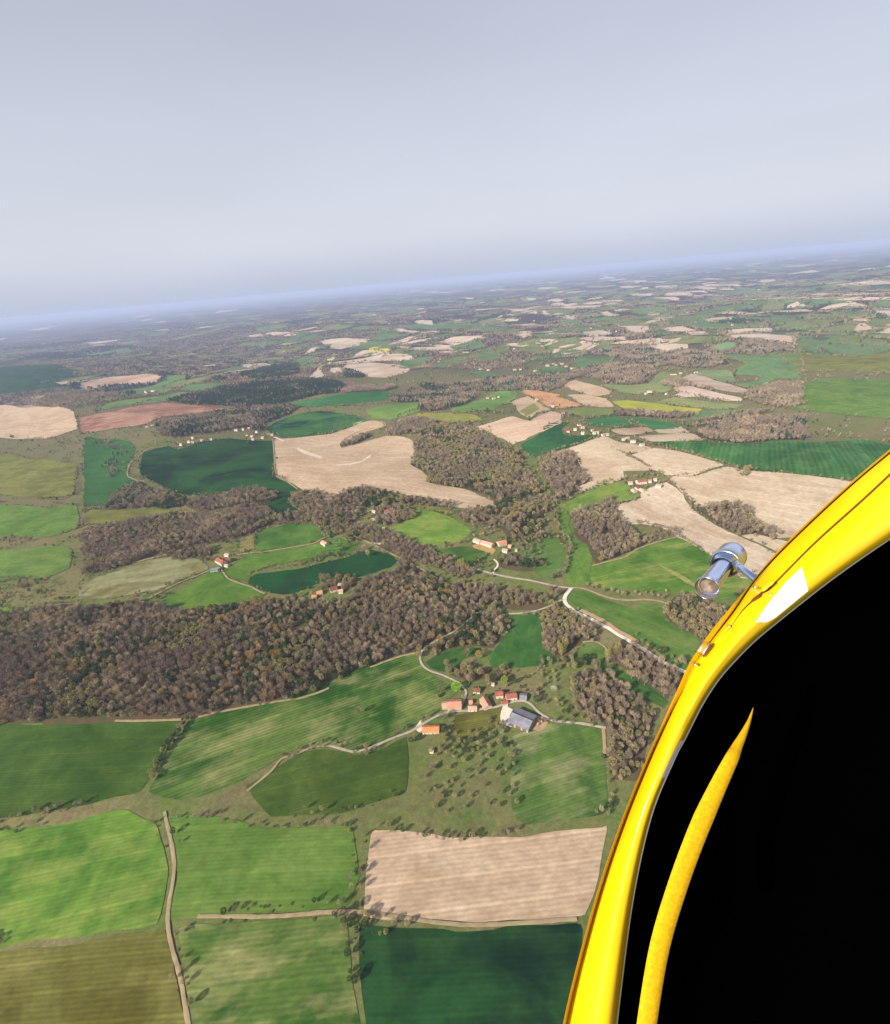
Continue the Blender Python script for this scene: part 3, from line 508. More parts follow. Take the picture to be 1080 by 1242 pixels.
ROADS = [
 ('lane', 'I 290,668 240,660 160,646 90,640 40,635 10,622 H 1040,628 1000,610 972,590 952,568 925,548 890,543 850,548 780,570 730,578 650,588 600,590 545,597 490,620 430,655 380,685 300,715 230,745 170,770 110,780 60,768 0,752', 3.2, ASPH),
 ('farm_track', 'H 0,752 G 1040,752 1000,752 930,758 880,776 840,795 780,812 P 330,935 300,960', 2.6, DIRT),
 ('lane', 'H 625,476 612,462 580,445 525,420 470,402 436,376 424,345 428,318 440,300 500,260 560,230 620,190 660,155 692,128', 3.0, ASPH),
 ('farm_track', 'P 200,985 212,1050 204,1120 222,1200 240,1330', 3, DIRT),
 ('farm_track', 'P 240,1112 330,1112 430,1106 560,1122 700,1115', 3, DIRT),
 ('lane', 'H 625,476 640,500 628,540 610,588', 3.0, ASPH),
 ('valley_road', 'P 570,688 582,692 600,697 625,702 640,704 655,707 672,711 693,714', 4.2, ASPH),
 ('valley_road', 'I 128,14 160,13 200,22 260,45 330,66 400,72 460,69 520,72 570,85 612,100 650,125', 4.0, DIRT),
 ('chalk_road', 'I 128,14 104,45 96,72 112,98 150,126 230,165 300,202 345,232 400,262 450,292 500,325 560,364 610,386 655,406 700,430 760,470', 5.6, WHITE),
 ('lane', 'H 840,136 900,132 960,122 1012,106 1050,90 I 60,80 100,66', 3.2, ASPH),
 ('garden_path', 'E 768,652 784,665 786,684 772,700 766,716', 3.0, WHITE),
 ('farm_drive', 'D 492,690 508,716 530,742 580,762 640,782 672,800 702,812', 3.0, DIRT),
 ('farm_track', 'D 560,632 612,624 700,616 800,600 870,588 930,576 E -10,545 20,540', 2.8, DIRT),
 ('farm_track', 'E 0,508 40,490 90,470 130,450 200,420', 3, DIRT),
 ('farm_track', 'E 120,545 190,575 250,606 350,655 450,708 550,768 640,810', 3.2, DIRT),
 ('farm_track', 'D 225,126 160,132 130,152 110,170 70,205 60,262 100,282 138,286', 3.5, DIRT),
 ('farm_track', 'E 240,5 258,16 270,45 285,75', 4.5, DIRT),
 ('farm_track', 'E 60,98 90,76 150,48 200,38 246,34', 4, DIRT),
 ('farm_track', 'D 738,90 745,170 758,264 810,292 860,328', 3.5, DIRT),
 ('farm_track', 'D 745,80 770,90 790,100', 8, WHITE),
 ('field_edge', 'G 390,618 480,595 560,580 640,566 740,548 870,528 960,500 1000,482', 3.2, DIRT),
 ('field_edge', 'H 190,385 240,366 330,335 400,318', 3.2, DIRT),
 ('field_edge', 'G 0,636 100,636 200,634 310,630', 3, DIRT),
 ('field_edge', 'F 225,682 300,662 380,640 440,602 540,568 625,546', 4.0, DIRT),
 ('farm_track', 'G 160,62 240,20 300,-10 D 440,705', 3, DIRT),
 ('field_edge', 'D 80,668 200,640 300,612 330,600', 5, DIRT),
 ('roadside_bank', 'I 170,118 240,150 300,182 340,212 400,246 440,270', 7, BANK),
 ('farm_track', 'I 180,268 215,263 250,268 290,298 292,330', 2.6, DIRT),
 ('farm_track', 'I 278,670 282,720 284,790', 3.5, BANK),
 ('village_lane', 'C 300,760 420,775 540,800 F 300,70 370,84 440,110', 4, DIRT),
]
for nm, s, wd, m in ROADS: strip(nm, ground(*Z(s).T), wd, m)
drape('gravel_yard', ground(*Z('P 611,855 616,853.5 616.5,858 622.5,861 618,869 624,877 620,882.8 608,877 606.8,870 608,863').T), WHITE, 3, spline=False)
drape('dirt_yard', ground(*Z('P 651.5,868.5 658,869.5 665,876.5 662,883 655,887.5 647,885.5 640,884 634,882 638,879 645,879').T), BANK, 3, spline=False)
drape('garden_ground', ground(*Z('P 573,662 585,660 596,663 602,668 598,673 585,668 575,665').T), road_mat('garden_soil', C(196, 150, 104), C(170, 150, 96)), 3)
drape('gravel_yard', ground(*Z('P 511,873.5 506,880 503,884 510,890 513,888 512,882').T), WHITE, 3, spline=False)
# ------------------------------------------------------------------ buildings
def wall_m(name, c):
    t = NT(name); return t.out(t.mix(t.ramp(t.noise(.5, 4), .35, .65), c, tuple(v * .82 for v in c)))
def roof_m(name, c, c2):
    t = NT(name, .9); col = t.mix(t.ramp(t.noise(.35, 5, .7), .35, .65), c, c2)
    return t.out(t.mix(1.0, col, t_rgb(t, t.ramp(t.noise(2.2, 4, .7), .3, .7, .75, 1.25)), 'MULTIPLY'))
WALLS = {'cream': wall_m('cream_render', C(226, 210, 184)), 'white': wall_m('white_render', C(236, 226, 208)), 'stone': wall_m('stone_wall', C(206, 188, 158)), 'grey': wall_m('grey_cladding', C(170, 168, 164))}
ROOFS = {'orange': roof_m('orange_tiles', C(226, 148, 98), C(204, 122, 76)), 'salmon': roof_m('salmon_tiles', C(222, 158, 130), C(190, 124, 100)), 'red': roof_m('red_tiles', C(178, 108, 92), C(146, 84, 74)),
         'brown': roof_m('brown_tiles', C(140, 92, 78), C(112, 74, 64)), 'pink': roof_m('pale_pink_tiles', C(222, 170, 150), C(198, 146, 128)), 'grey': roof_m('grey_sheets', C(150, 150, 156), C(128, 128, 134)),
         'pale': roof_m('pale_roofing', C(196, 174, 150), C(168, 144, 124)), 'dark': roof_m('dark_tiles', C(92, 74, 70), C(72, 60, 58)), 'blue': roof_m('blue_grey_slates', C(140, 152, 164), C(112, 124, 136))}
GLASS = NT('dark_window_glass', .15, .5).out(C(36, 42, 50)); WOOD = NT('painted_wood', .7).out(C(120, 96, 72)); CHIM = wall_m('chimney_brick', C(176, 120, 96))
def box(x0, x1, y0, y1, z0, z1):
    v = [(x, y, z) for z in (z0, z1) for y in (y0, y1) for x in (x0, x1)]
    return v, [(0, 2, 3, 1), (4, 5, 7, 6), (0, 1, 5, 4), (2, 6, 7, 3), (0, 4, 6, 2), (1, 3, 7, 5)]
HOUSES = []
def boxes(name, bs, mat, parent=None):
    V, F = [], []
    for b in bs:
        v, f = box(*b); o = len(V); V += v; F += [tuple(i + o for i in q) for q in f]
    return mesh_obj(name, V, F, mat, parent)
def building(name, cat, p0, p1, width, hw, rise, wall, roof, label, group=None, detail=2, chim=1, ext=0.0):
    """ridge line given between two photo points; real size follows from the ground distance"""
    q = ground(np.array([p0[0], p1[0]]), np.array([p0[1], p1[1]])); c = q.mean(0); zc = float(H(*c))
    # the ridge stands hw + rise above the ground: move towards the camera by that much along the view
    zr = hw + rise; fct = (CAMZ - zc - zr) / (CAMZ - zc); c = c * fct; zc = float(H(*c)); dv = (q[1] - q[0]); L = float(np.hypot(*dv)) * fct + ext; a = math.atan2(dv[1], dv[0])
    L = max(L, width * .8)
    e = link(bpy.data.objects.new(name, None)); e.location = (c[0], c[1], zc - .2); e.rotation_euler = (0, 0, a); tag(e, label, cat, group)
    HOUSES.append((c[0], c[1], L, math.hypot(*c)))
    if L < 70:
        an_ = np.linspace(0, 6.283, 13)[:-1]; ex, ey = c[0] + np.cos(an_) * (L / 2 + 4), c[1] + np.sin(an_) * (L / 2 + 4); ey = np.where(np.sin(an_) < 0, ey - 7, ey)
        mark(np.column_stack(project(ex, ey, H(ex, ey))), 2)
    x, y = L / 2, width / 2; h = hw + .2
    V = [(-x, -y, -2), (x, -y, -2), (x, y, -2), (-x, y, -2), (-x, -y, h), (x, -y, h), (x, y, h), (-x, y, h), (-x, 0, h + rise), (x, 0, h + rise)]
    mesh_obj('wall', V, [(0, 1, 5, 4), (2, 3, 7, 6), (1, 2, 6, 9, 5), (3, 0, 4, 8, 7), (4, 5, 9, 8), (7, 8, 9, 6)], WALLS[wall], e)
    o_ = .45; sl = rise / y; ye = y + o_; ze = h - sl * o_; th = .22; V = []
    for s in (-1, 1):
        V += [(-x - o_, 0, h + rise + .06), (x + o_, 0, h + rise + .06), (x + o_, s * ye, ze + .06), (-x - o_, s * ye, ze + .06)]
        V += [(-x - o_, 0, h + rise + .06 + th), (x + o_, 0, h + rise + .06 + th), (x + o_, s * ye, ze + .06 + th), (-x - o_, s * ye, ze + .06 + th)]
    F = []
    for b in (0, 8): F += [(b, b + 1, b + 2, b + 3), (b + 4, b + 7, b + 6, b + 5), (b + 2, b + 3, b + 7, b + 6), (b, b + 3, b + 7, b + 4), (b + 1, b + 5, b + 6, b + 2)]
    rf_ = mesh_obj('roof', V, F, ROOFS[roof], e)
    if chim and detail:
        cx = x * .55; boxes('chimney', [(cx - .4, cx + .4, .5, 1.2, h + rise - sl * 1.0, h + rise + 1.0)], CHIM, rf_)
    if detail > 1:
        n = max(1, int(L / 4.2))
        for s in (-1, 1):
            for i in range(n):
                xc = -x + (i + .5) * L / n
                dr = (i == n // 2 and s == -1)
                z0, z1, wd = (.2, 2.3, .55) if dr else (1.1, 2.3, .5)
                o = boxes('door' if dr else 'window', [(xc - wd, xc + wd, min(s * y, s * (y + .05)), max(s * y, s * (y + .05)), z0 + .2, min(z1 + .2, h - .1))], WOOD if dr else GLASS, e)
    return e
B = building
# the hamlet at the bottom
B('house', 'house', (512.8, 882.5), (532.5, 881.5), 9.5, 3.4, 2.6, 'cream', 'orange', 'long house with bright orange roof on its own below the lane')
B('barn', 'barn', (543, 852), (559.5, 850.8), 13, 4.2, 3.4, 'stone', 'salmon', 'large barn with salmon-orange tiled roof beside the lane below the lime-green tree', chim=0)
B('outhouse', 'outhouse', (537.5, 853.5), (543, 852.8), 9.5, 3.2, 2.2, 'stone', 'pink', 'faded tan-roofed outhouse built against the salmon-roofed barn', chim=0, detail=1)
B('house', 'house', (568.5, 857), (578.5, 857), 7, 3.0, 2.0, 'white', 'pink', 'small white-walled house with pale pinkish roof beside the lane between two barns')
B('shed', 'shed', (569, 850), (573, 849.5), 5, 2.6, 1.5, 'stone', 'salmon', 'small salmon-roofed shed behind the white-walled lane house', chim=0, detail=1)
B('barn', 'barn', (586.5, 845.5), (592.5, 855.5), 9.5, 4.0, 3.0, 'cream', 'salmon', 'salmon-roofed barn standing end-on to the lane with pale gable', chim=0)
B('cottage', 'cottage', (574.5, 834.5), (582.5, 834.8), 8, 3.2, 2.4, 'white', 'brown', 'white cottage with dark brown roof set back among the trees')
B('farmhouse', 'farmhouse', (601.5, 839.5), (610, 838.5), 8.5, 4.4, 2.4, 'cream', 'red', 'cream farmhouse with dark red roof at the left of the farmstead', )
B('farmhouse', 'farmhouse', (613.8, 842.5), (626.5, 840.5), 9, 4.2, 2.4, 'white', 'red', 'long white farmhouse with dark red roof in the middle of the farmstead')
B('outhouse', 'outhouse', (608.5, 850.8), (616, 849.5), 5, 2.6, 1.6, 'stone', 'red', 'low red-roofed outhouse between the farmhouse and the lane', chim=0, detail=1)
B('shed', 'shed', (631, 843.5), (639, 844), 9, 3.0, 1.6, 'grey', 'grey', 'pale grey shed with grey roof at the right of the farmstead', chim=0, detail=1)
B('shed', 'shed', (597, 828), (600, 828.5), 4, 2.4, 1.3, 'white', 'pale', 'tiny white garden shed above the farmstead among trees', chim=0, detail=0)
B('shed', 'shed', (521.5, 909), (526, 909.5), 4, 2.4, 1.3, 'white', 'pale', 'tiny white shed in the garden at the foot of the orange-roofed house', chim=0, detail=0)
# the grey barn
gb = B('farm_barn', 'barn', (621.9, 864.2), (646, 873.6), 22, 5.0, 3.6, 'grey', 'grey', 'large modern barn with grey sheet roof beside the white gravel yard', chim=0, detail=0)
t = NT('ribbed_sheet', .45, .3)
wv_ = t.n('ShaderNodeTexWave', wave_type='BANDS', bands_direction='X'); wv_.inputs['Scale'].default_value = .9
tc = t.n('ShaderNodeTexCoord'); t.put(wv_.inputs['Vector'], tc.outputs['Object'])
sheet = t.out(t.mix(1.0, t.mix(t.ramp(t.noise(.12, 3), .4, .6), C(146, 146, 156), C(124, 124, 134)), t_rgb(t, t.ramp(wv_.outputs[1], 0, 1, .85, 1.1)), 'MULTIPLY'))
for ch in gb.children:
    if ch.name.startswith('roof'): ch.data.materials[0] = sheet; barn_roof = ch
boxes('door', [(-3, 3, -11.06, -10.99, .2, 4.4)], WOOD, gb); boxes('door', [(-9.5, -5, -11.06, -10.99, .2, 4.4)], WOOD, gb); boxes('door', [(5, 9.5, -11.06, -10.99, .2, 4.4)], WOOD, gb)
ridge = boxes('ridge_vent', [(-12.5, 12.5, -.5, .5, 8.9, 9.35)], ROOFS['dark'], barn_roof)
# farm yard: stored hay bales beside the grey barn
q = ground(656.5, 876.5)
for k, (dx, dy, s, lab) in enumerate([(0, 0, 1, 'round straw bale nearest the lane in the dirt yard by the grey barn'), (-3.5, -2.5, 1, 'round straw bale in the middle of the dirt yard by the grey barn'), (-7.5, 1.0, 1.1, 'round straw bale close to the end wall of the grey barn')]):
    x_, y_ = q[0] + dx, q[1] + dy; V = []; n = 14
    for xx in (-.75, .75):
        for i in range(n): V.append((xx * s * 1.6, 1.4 * s * math.cos(6.283 * i / n), 1.35 * s + 1.4 * s * math.sin(6.283 * i / n)))
    F = [tuple(range(n))[::-1], tuple(range(n, 2 * n))] + [(i, (i + 1) % n, n + (i + 1) % n, n + i) for i in range(n)]
    o = mesh_obj('straw_bale', V, F, BANK); o.location = (x_, y_, float(H(x_, y_)) - .05 + drape_off(x_, y_, 3)); o.rotation_euler = (0, 0, k * .7); tag(o, lab, 'straw bale', 'straw bales in the yard')
# farms and houses of the near valley
B('house', 'house', (391, 654.5), (396.5, 658), 10, 4.5, 2.4, 'cream', 'pink', 'lone pale pink house on the track between two green fields')
B('house', 'house', (384, 717.5), (391, 716), 9, 3.5, 2.4, 'cream', 'salmon', 'salmon-roofed house at the wood edge below the dark field')
B('outhouse', 'outhouse', (378.5, 722), (384, 721.5), 7, 3, 2, 'stone', 'orange', 'orange-roofed outhouse touching the salmon-roofed house at the wood edge', chim=0)
B('barn', 'barn', (400, 713), (408.5, 710.5), 11, 4, 2.8, 'white', 'brown', 'brown-roofed barn with white front wall below the dark field', chim=0)
B('house', 'house', (411, 715), (415.8, 714.5), 8, 3.8, 2.2, 'white', 'pink', 'pink-roofed house at the right of the brown-roofed barn')
B('shed', 'shed', (409.8, 707.5), (414, 707), 6, 3, 1.4, 'white', 'pale', 'small white shed on the dark field edge above the pink-roofed house', chim=0, detail=1)
B('farmhouse', 'farmhouse', (263.5, 675.5), (271.5, 680), 12, 4.6, 2.8, 'cream', 'red', 'farmhouse with bright red roof beside the long bare wood')
B('house', 'house', (273, 670.5), (278, 671.5), 7, 3.5, 1.6, 'white', 'pale', 'white-roofed house just above the bright red farmhouse')
B('barn', 'barn', (273.5, 676), (279.5, 677), 8, 4, 2.4, 'stone', 'brown', 'dark brown-roofed barn at the right of the bright red farmhouse', chim=0)
B('outhouse', 'outhouse', (273, 683.5), (277, 684.5), 6, 3, 1.6, 'white', 'pale', 'pale outhouse at the lower right of the bright red farmhouse', chim=0, detail=1)
B('barn', 'barn', (255, 689.5), (266, 687.5), 9, 3.6, 2, 'cream', 'blue', 'blue-grey-roofed barn below the bright red farmhouse', chim=0)
B('house', 'house', (466, 618), (472, 617.2), 10, 4.4, 2.6, 'white', 'red', 'red-roofed house in the terraces under the ploughed field')
B('shed', 'shed', (450.5, 628.2), (455, 627.8), 5, 2.8, 1.4, 'white', 'pale', 'tiny white shed on the terraces below the red-roofed house', chim=0, detail=0)
B('shed', 'shed', (474, 616), (477, 616), 5, 3, 1.6, 'white', 'pale', 'tiny white shed at the right of the red-roofed terrace house', chim=0, detail=0)
B('shed', 'shed', (464, 639.2), (467, 639), 5, 2.8, 1.4, 'white', 'pale', 'tiny white hut near the tree row below the terraces', chim=0, detail=0)
B('house', 'house', (452, 617.5), (456, 619.5), 6, 3, 1.8, 'white', 'pale', 'small pale house left of the red-roofed terrace house', detail=1)
B('barn', 'barn', (575.5, 652), (583.5, 655), 10, 4.2, 2.2, 'white', 'pale', 'white-roofed barn at the left end of the walled farm', chim=0)
B('farmhouse', 'farmhouse', (584.5, 654.5), (598, 659), 11, 4.4, 2.6, 'cream', 'pink', 'long farmhouse with pink tiled roof in the middle of the walled farm')
B('house', 'house', (604, 656.5), (613.5, 654.5), 11, 4.8, 2.8, 'cream', 'salmon', 'tall cream house with salmon roof right of the walled farm')
B('house', 'house', (610, 664.5), (616, 666), 8, 3.6, 2.2, 'white', 'pink', 'pinkish-roofed house below the tall cream house of the walled farm')
B('outhouse', 'outhouse', (617.5, 660), (620.5, 661), 7, 3, 1.8, 'stone', 'pink', 'small stone outhouse at the right of the walled farm', chim=0, detail=1)
B('shed', 'shed', (625, 665.5), (627.5, 665.7), 5, 2.6, 1.2, 'white', 'pale', 'tiny white shed in the trees right of the walled farm', chim=0, detail=0)
# the hill farm on the ploughed slope
B('farmhouse', 'farmhouse', (773, 581.5), (784, 580), 13, 5, 3, 'white', 'red', 'red-roofed farmhouse in the middle of the ploughed-hill farm')
B('barn', 'barn', (773, 587.5), (777, 591), 10, 4.5, 2.4, 'white', 'brown', 'brown-roofed barn at the front of the ploughed-hill farm', chim=0)
B('house', 'house', (762.5, 583.2), (767.5, 583.2), 9, 4, 2, 'white', 'pale', 'white house at the left end of the ploughed-hill farm')
B('barn', 'barn', (767.5, 591.5), (771.5, 594), 9, 4, 2, 'cream', 'pale', 'cream barn at the lower left of the ploughed-hill farm', chim=0)
B('barn', 'barn', (778, 591), (782.5, 593.5), 9, 4, 2, 'cream', 'pale', 'cream barn at the lowest corner of the ploughed-hill farm', chim=0)
B('house', 'house', (786.5, 581), (790.5, 581), 8, 4, 2, 'white', 'pale', 'white house right of the red roof on the ploughed hill', detail=1)
B('house', 'house', (793.5, 579), (797, 579), 8, 4, 2, 'white', 'pink', 'pink-roofed house at the top right of the ploughed-hill farm', detail=1)
B('barn', 'barn', (796.5, 585.5), (803, 586.8), 12, 5, 2.2, 'white', 'pale', 'broad white barn at the right end of the ploughed-hill farm', chim=0)
# villages: small houses, (photo x, y, roof, wall, length)
VIL = [
 ('left village above the dark wheat field', 'V 200,495,7.2', [(240, 245, 'pale', 2.6, 'broad pale-roofed house, topmost of the western cluster'), (208, 282, 'pale', 2, 'pale-roofed house at the left of the western cluster'), (240, 288, 'pink', 2.2, 'pinkish house, lowest of the western cluster'), (320, 272, 'pale', 2, 'lone pale house right of the western cluster'), (140, 307, 'pink', 2, 'pale pink house farthest west beside the field tip'),
   (402, 266, 'pale', 2.2, 'whitish house on the lane between the clusters'), (620, 178, 'pale', 5, 'long white building, largest of the upper row'), (682, 172, 'salmon', 3, 'salmon-roofed house in the upper row'), (732, 162, 'pink', 2.6, 'pink house at the upper right of the row'), (802, 200, 'pale', 3, 'pale house above the eastern farms'),
   (716, 230, 'red', 2.2, 'red-roofed house beside the field green'), (760, 242, 'pink', 3, 'long pink-roofed house near the field edge'), (768, 266, 'pale', 2.4, 'pale shed touching the dark field edge'), (852, 252, 'pink', 3.4, 'long pinkish barn near the field corner'), (935, 228, 'pale', 4.5, 'pale barn at the ploughed field corner'), (905, 215, 'brown', 2.4, 'brown-roofed house behind the corner barn')]),
 ('right village on the ridge', 'V 670,500,9', [(172, 186, 'red', 2.4, 'red-roofed house farthest left'), (292, 122, 'red', 3, 'red-roofed house at the top bend of the lane'), (335, 152, 'pink', 3.4, 'pink-roofed house by the lane bend'), (250, 168, 'pale', 2.4, 'pale house among the garden trees'), (335, 208, 'pale', 4, 'round-looking white building in the yellow garden'), (440, 182, 'salmon', 3, 'salmon-roofed house in the village middle'),
   (458, 208, 'pale', 3.2, 'white house under the salmon roof'), (492, 204, 'pale', 2.6, 'narrow pale house right of the white one'), (556, 232, 'pale', 3.4, 'white barn on the green field edge'), (602, 228, 'pale', 2.6, 'small pale house at the end of the first row'), (782, 282, 'pale', 3.4, 'white barn opening the second row'), (824, 272, 'pale', 2.4, 'small pale house in the second row'), (885, 306, 'pale', 8, 'long white barn in the second row'), (982, 340, 'pale', 7, 'long white barn at the end of the second row'), (120, 6, 'red', 2.6, 'small house under the orange field')]),
 ('upper right farms', 'V 660,320,3.857', [(494, 592, 'pale', 7, 'large pale farmhouse near the rapeseed field'), (478, 600, 'pale', 3, 'small pale house left of the large farmhouse'), (574, 600, 'pale', 3, 'lone white house right of the large farmhouse'), (606, 511, 'red', 9, 'long red-roofed barn by the upper wood'), (640, 506, 'pale', 4, 'white barn next to the long red-roofed one'), (712, 504, 'pale', 5, 'white house above the pale ploughed field'), (42, 662, 'pink', 5, 'pink-roofed farm in the orange field corner'), (30, 658, 'pale', 3, 'white annex in the orange field corner'),
   (18, 470, 'pale', 5, 'white house, first of the hillside hamlet'), (44, 462, 'pink', 4, 'pink house, second of the hillside hamlet'), (84, 462, 'pale', 5, 'pale house in the middle of the hillside hamlet'), (104, 476, 'salmon', 4, 'salmon-roofed house of the hillside hamlet'), (134, 486, 'pale', 5, 'white house closing the hillside hamlet'), (702, 416, 'pale', 5, 'white house in the far wood'), (796, 418, 'pale', 6, 'white house at the right of the far wood'), (740, 412, 'pink', 4, 'pink house between the two far wood houses')]),
 ('middle farms', 'V 400,320,3.857', [(740, 622, 'red', 5, 'red-roofed house above the pasture'), (768, 626, 'pink', 5, 'pink-roofed barn above the pasture'), (790, 618, 'pale', 3, 'white shed above the pasture'), (968, 632, 'pale', 5, 'white farm on the tan field'), (1044, 664, 'pink', 5, 'pink farm on the orange field'), (630, 411, 'pale', 4, 'white house with twin gables on the far meadow'), (644, 410, 'pale', 4, 'second white house on the far meadow'), (706, 488, 'pale', 6, 'long white barn in the pale clearing'), (742, 494, 'pink', 5, 'pink farmhouse in the pale clearing'),
   (866, 490, 'pale', 5, 'white house on the wooded lane'), (892, 488, 'salmon', 4, 'salmon-roofed house on the wooded lane'), (962, 494, 'pale', 5, 'broad white house on the teal field'), (1018, 468, 'salmon', 5, 'salmon-roofed house above the teal field'), (1060, 468, 'pale', 5, 'white house above the teal field end'), (510, 452, 'pale', 4, 'pale house on the far green field'), (516, 440, 'salmon', 3, 'salmon-roofed house on the far green field'), (904, 450, 'pale', 4, 'whitish house on the far hillside')]),
 ('far hilltop village', 'V 370,410,9', [(350, 170, 'pale', 3, ''), (155, 235, 'pale', 3, ''), (160, 278, 'pale', 3, ''), (200, 290, 'pale', 5, ''), (190, 300, 'pink', 4, ''), (345, 265, 'pale', 4, ''), (385, 255, 'pink', 4, ''), (413, 255, 'pale', 3, ''), (210, 240, 'pale', 3, ''), (280, 255, 'pale', 3, ''), (250, 200, 'pink', 3, ''), (300, 180, 'pale', 3, ''), (320, 165, 'pale', 3, ''), (135, 200, 'pink', 4, ''), (265, 270, 'pale', 3, '')]),
 ('left far slope', 'V 140,320,3.857', [(180, 601, 'pale', 4, 'white house in the left far pasture'), (146, 606, 'pink', 4, 'pink barn in the left far pasture'), (735, 402, 'pale', 4, 'white house on the dark far hill'), (762, 400, 'pale', 4, 'second white house on the dark far hill'), (790, 402, 'pale', 4, 'last white house on the dark far hill'), (146, 758, 'pink', 4, 'pink-roofed farm under the red ploughed field'), (172, 752, 'pale', 3, 'white shed under the red ploughed field'), (552, 708, 'pink', 6, 'long pink barn above the left village'), (604, 708, 'pink', 5, 'short pink barn above the left village')]),
]
rv = np.random.default_rng(3)
for place, v, hs in VIL:
    ox, oy, k = [float(q_) for q_ in v[2:].split(',')]
    for x_, y_, rf_, lg, ph in hs:
        px, py = ox + x_ / k, oy + y_ / k; g_ = ground(px, py); d_ = math.hypot(*g_); L = lg / FPX * d_ * .72 if lg > 2 else 9
        L = min(max(L, 9), 38) ; an = rv.uniform(-.5, .5); v2 = np.array([math.cos(an), math.sin(an)]) * L / 2
        a_ = project(*(g_ - v2), H(*(g_ - v2))); b_ = project(*(g_ + v2), H(*(g_ + v2)))
        lab = f'{ph}, {place}'[:200] if ph else f'tiny pale house in the cluster of the {place}'
        B('house' if 'barn' not in ph else 'barn', 'house' if 'barn' not in ph else 'barn', (float(a_[0]), float(a_[1])), (float(b_[0]), float(b_[1])), min(L * .7, 13), 4.6, 2.6, 'white', rf_, lab, None if ph else f'houses of the {place}', detail=1 if d_ < 2500 else 0, chim=1 if d_ < 2500 else 0)
# the scatter of white houses over the far plain
for i in range(90):
    if i < 34: px, py, ph = 660 + rv.uniform(930, 1075) / K, 320 + rv.uniform(92, 215) / K, 'far town near the right horizon'
    elif i < 62: px, py, ph = rv.uniform(640, 930), rv.uniform(352, 415), 'far right-hand plain'
    else: px, py, ph = rv.uniform(420, 640), rv.uniform(378, 425), 'far middle plain'
    if i >= 62: py += 0
    if look(np.array([px]), np.array([py]))[0] == 1: continue
    g_ = ground(px, py); d_ = math.hypot(*g_); L = min(44, max(12, d_ * .0026)); v2 = np.array([L / 2, 0])
    a_ = project(*(g_ - v2), H(*(g_ - v2))); b_ = project(*(g_ + v2), H(*(g_ + v2)))
    B('house', 'house', (float(a_[0]), float(a_[1])), (float(b_[0]), float(b_[1])), L * .5, 7, 3, 'white', rv.choice(['pale', 'pale', 'pink']), f'tiny white house of the {ph}', f'white houses of the {ph}', detail=0, chim=0)
# ------------------------------------------------------------------ trees
def crown_mat(name, cols, sp=8.0):
    t = NT(name)
    r = t.n('ShaderNodeValToRGB'); e = r.color_ramp.elements; n = len(cols)
    e[0].position = .3; e[0].color = (*cols[0], 1); e[1].position = .7; e[1].color = (*cols[-1], 1)
    for i in range(1, n - 1):
        q = e.new(.3 + .4 * i / (n - 1)); q.color = (*cols[i], 1)
    a = t.noise(1 / sp, 1, .5); b = t.noise(1 / 95., 3, .6, t.mapv(scl=(1, 1, 0)))
    t.put(r.inputs[0], t.math('ADD', t.math('MULTIPLY', a, .5), t.math('MULTIPLY', b, .5)))
    v = t.ramp(t.noise(1 / .8, 1), .3, .7, .75, 1.25)
    return t.out(t.mix(1.0, r.outputs[0], t_rgb(t, v), 'MULTIPLY'))
BARK = crown_mat('bark', [C(120, 104, 88), C(150, 136, 118)])
KM = {
 'bare': crown_mat('bare_twigs', [C(106, 94, 88), C(156, 134, 116), C(132, 120, 102), C(206, 180, 148), C(160, 148, 106)]),
 'budding': crown_mat('budding_twigs', [C(128, 120, 82), C(166, 150, 108), C(138, 138, 84), C(184, 170, 126)]),
 'evergreen': crown_mat('evergreen_leaves', [C(52, 72, 44), C(70, 88, 48), C(86, 98, 56)]),
 'conifer': crown_mat('conifer_needles', [C(36, 62, 54), C(62, 88, 68), C(80, 104, 74)]),
 'poplar': crown_mat('poplar_twigs', [C(150, 144, 76), C(168, 158, 84), C(184, 170, 104)]),
 'blossom': crown_mat('blossoming_twigs', [C(196, 186, 176), C(214, 206, 196), C(190, 176, 164)]),
 'shrub': crown_mat('shrub_leaves', [C(96, 92, 60), C(120, 108, 76), C(108, 112, 62), C(142, 124, 92)], 4.),
 'lime': crown_mat('fresh_leaves', [C(150, 190, 44), C(134, 176, 40), C(164, 200, 60)]),
 'ochre': crown_mat('ochre_twigs', [C(176, 144, 92), C(190, 154, 98), C(160, 134, 84)]),
}
def rot_tris(n, r, w, l, c, outward=0.0):
    """n thin faces of width w and length l centred at c (n,3), leaning outward"""
    d = r.normal(size=(n, 3)); d /= np.linalg.norm(d, axis=1, keepdims=True)
    if outward: 
        o = c / (np.linalg.norm(c, axis=1, keepdims=True) + 1e-6); d = d * (1 - outward) + (o + [0, 0, .5]) * outward
        d /= np.linalg.norm(d, axis=1, keepdims=True)
    s = np.cross(d, r.normal(size=(n, 3))); s /= np.linalg.norm(s, axis=1, keepdims=True) + 1e-6
    w = w * r.uniform(.6, 1.4, (n, 1)); l = l * r.uniform(.6, 1.4, (n, 1))
    return np.stack([c - s * w / 2 - d * l / 2, c + s * w / 2 - d * l / 2, c + d * l / 2], 1)
def shell(n, r, lo=.55):
    """points in a lumpy unit ball, denser near the outside, several lobes"""
    k = r.normal(size=(6, 3)); k /= np.linalg.norm(k, axis=1, keepdims=True); k[:, 2] = np.abs(k[:, 2]) * .8
    v = r.normal(size=(n, 3)); v /= np.linalg.norm(v, axis=1, keepdims=True)
    lump = .78 + .3 * np.clip((v @ k.T).max(1) * 2 - 1, 0, 1) ** .7
    return v * (lump * (lo + (1 - lo) * r.random(n) ** .6))[:, None]
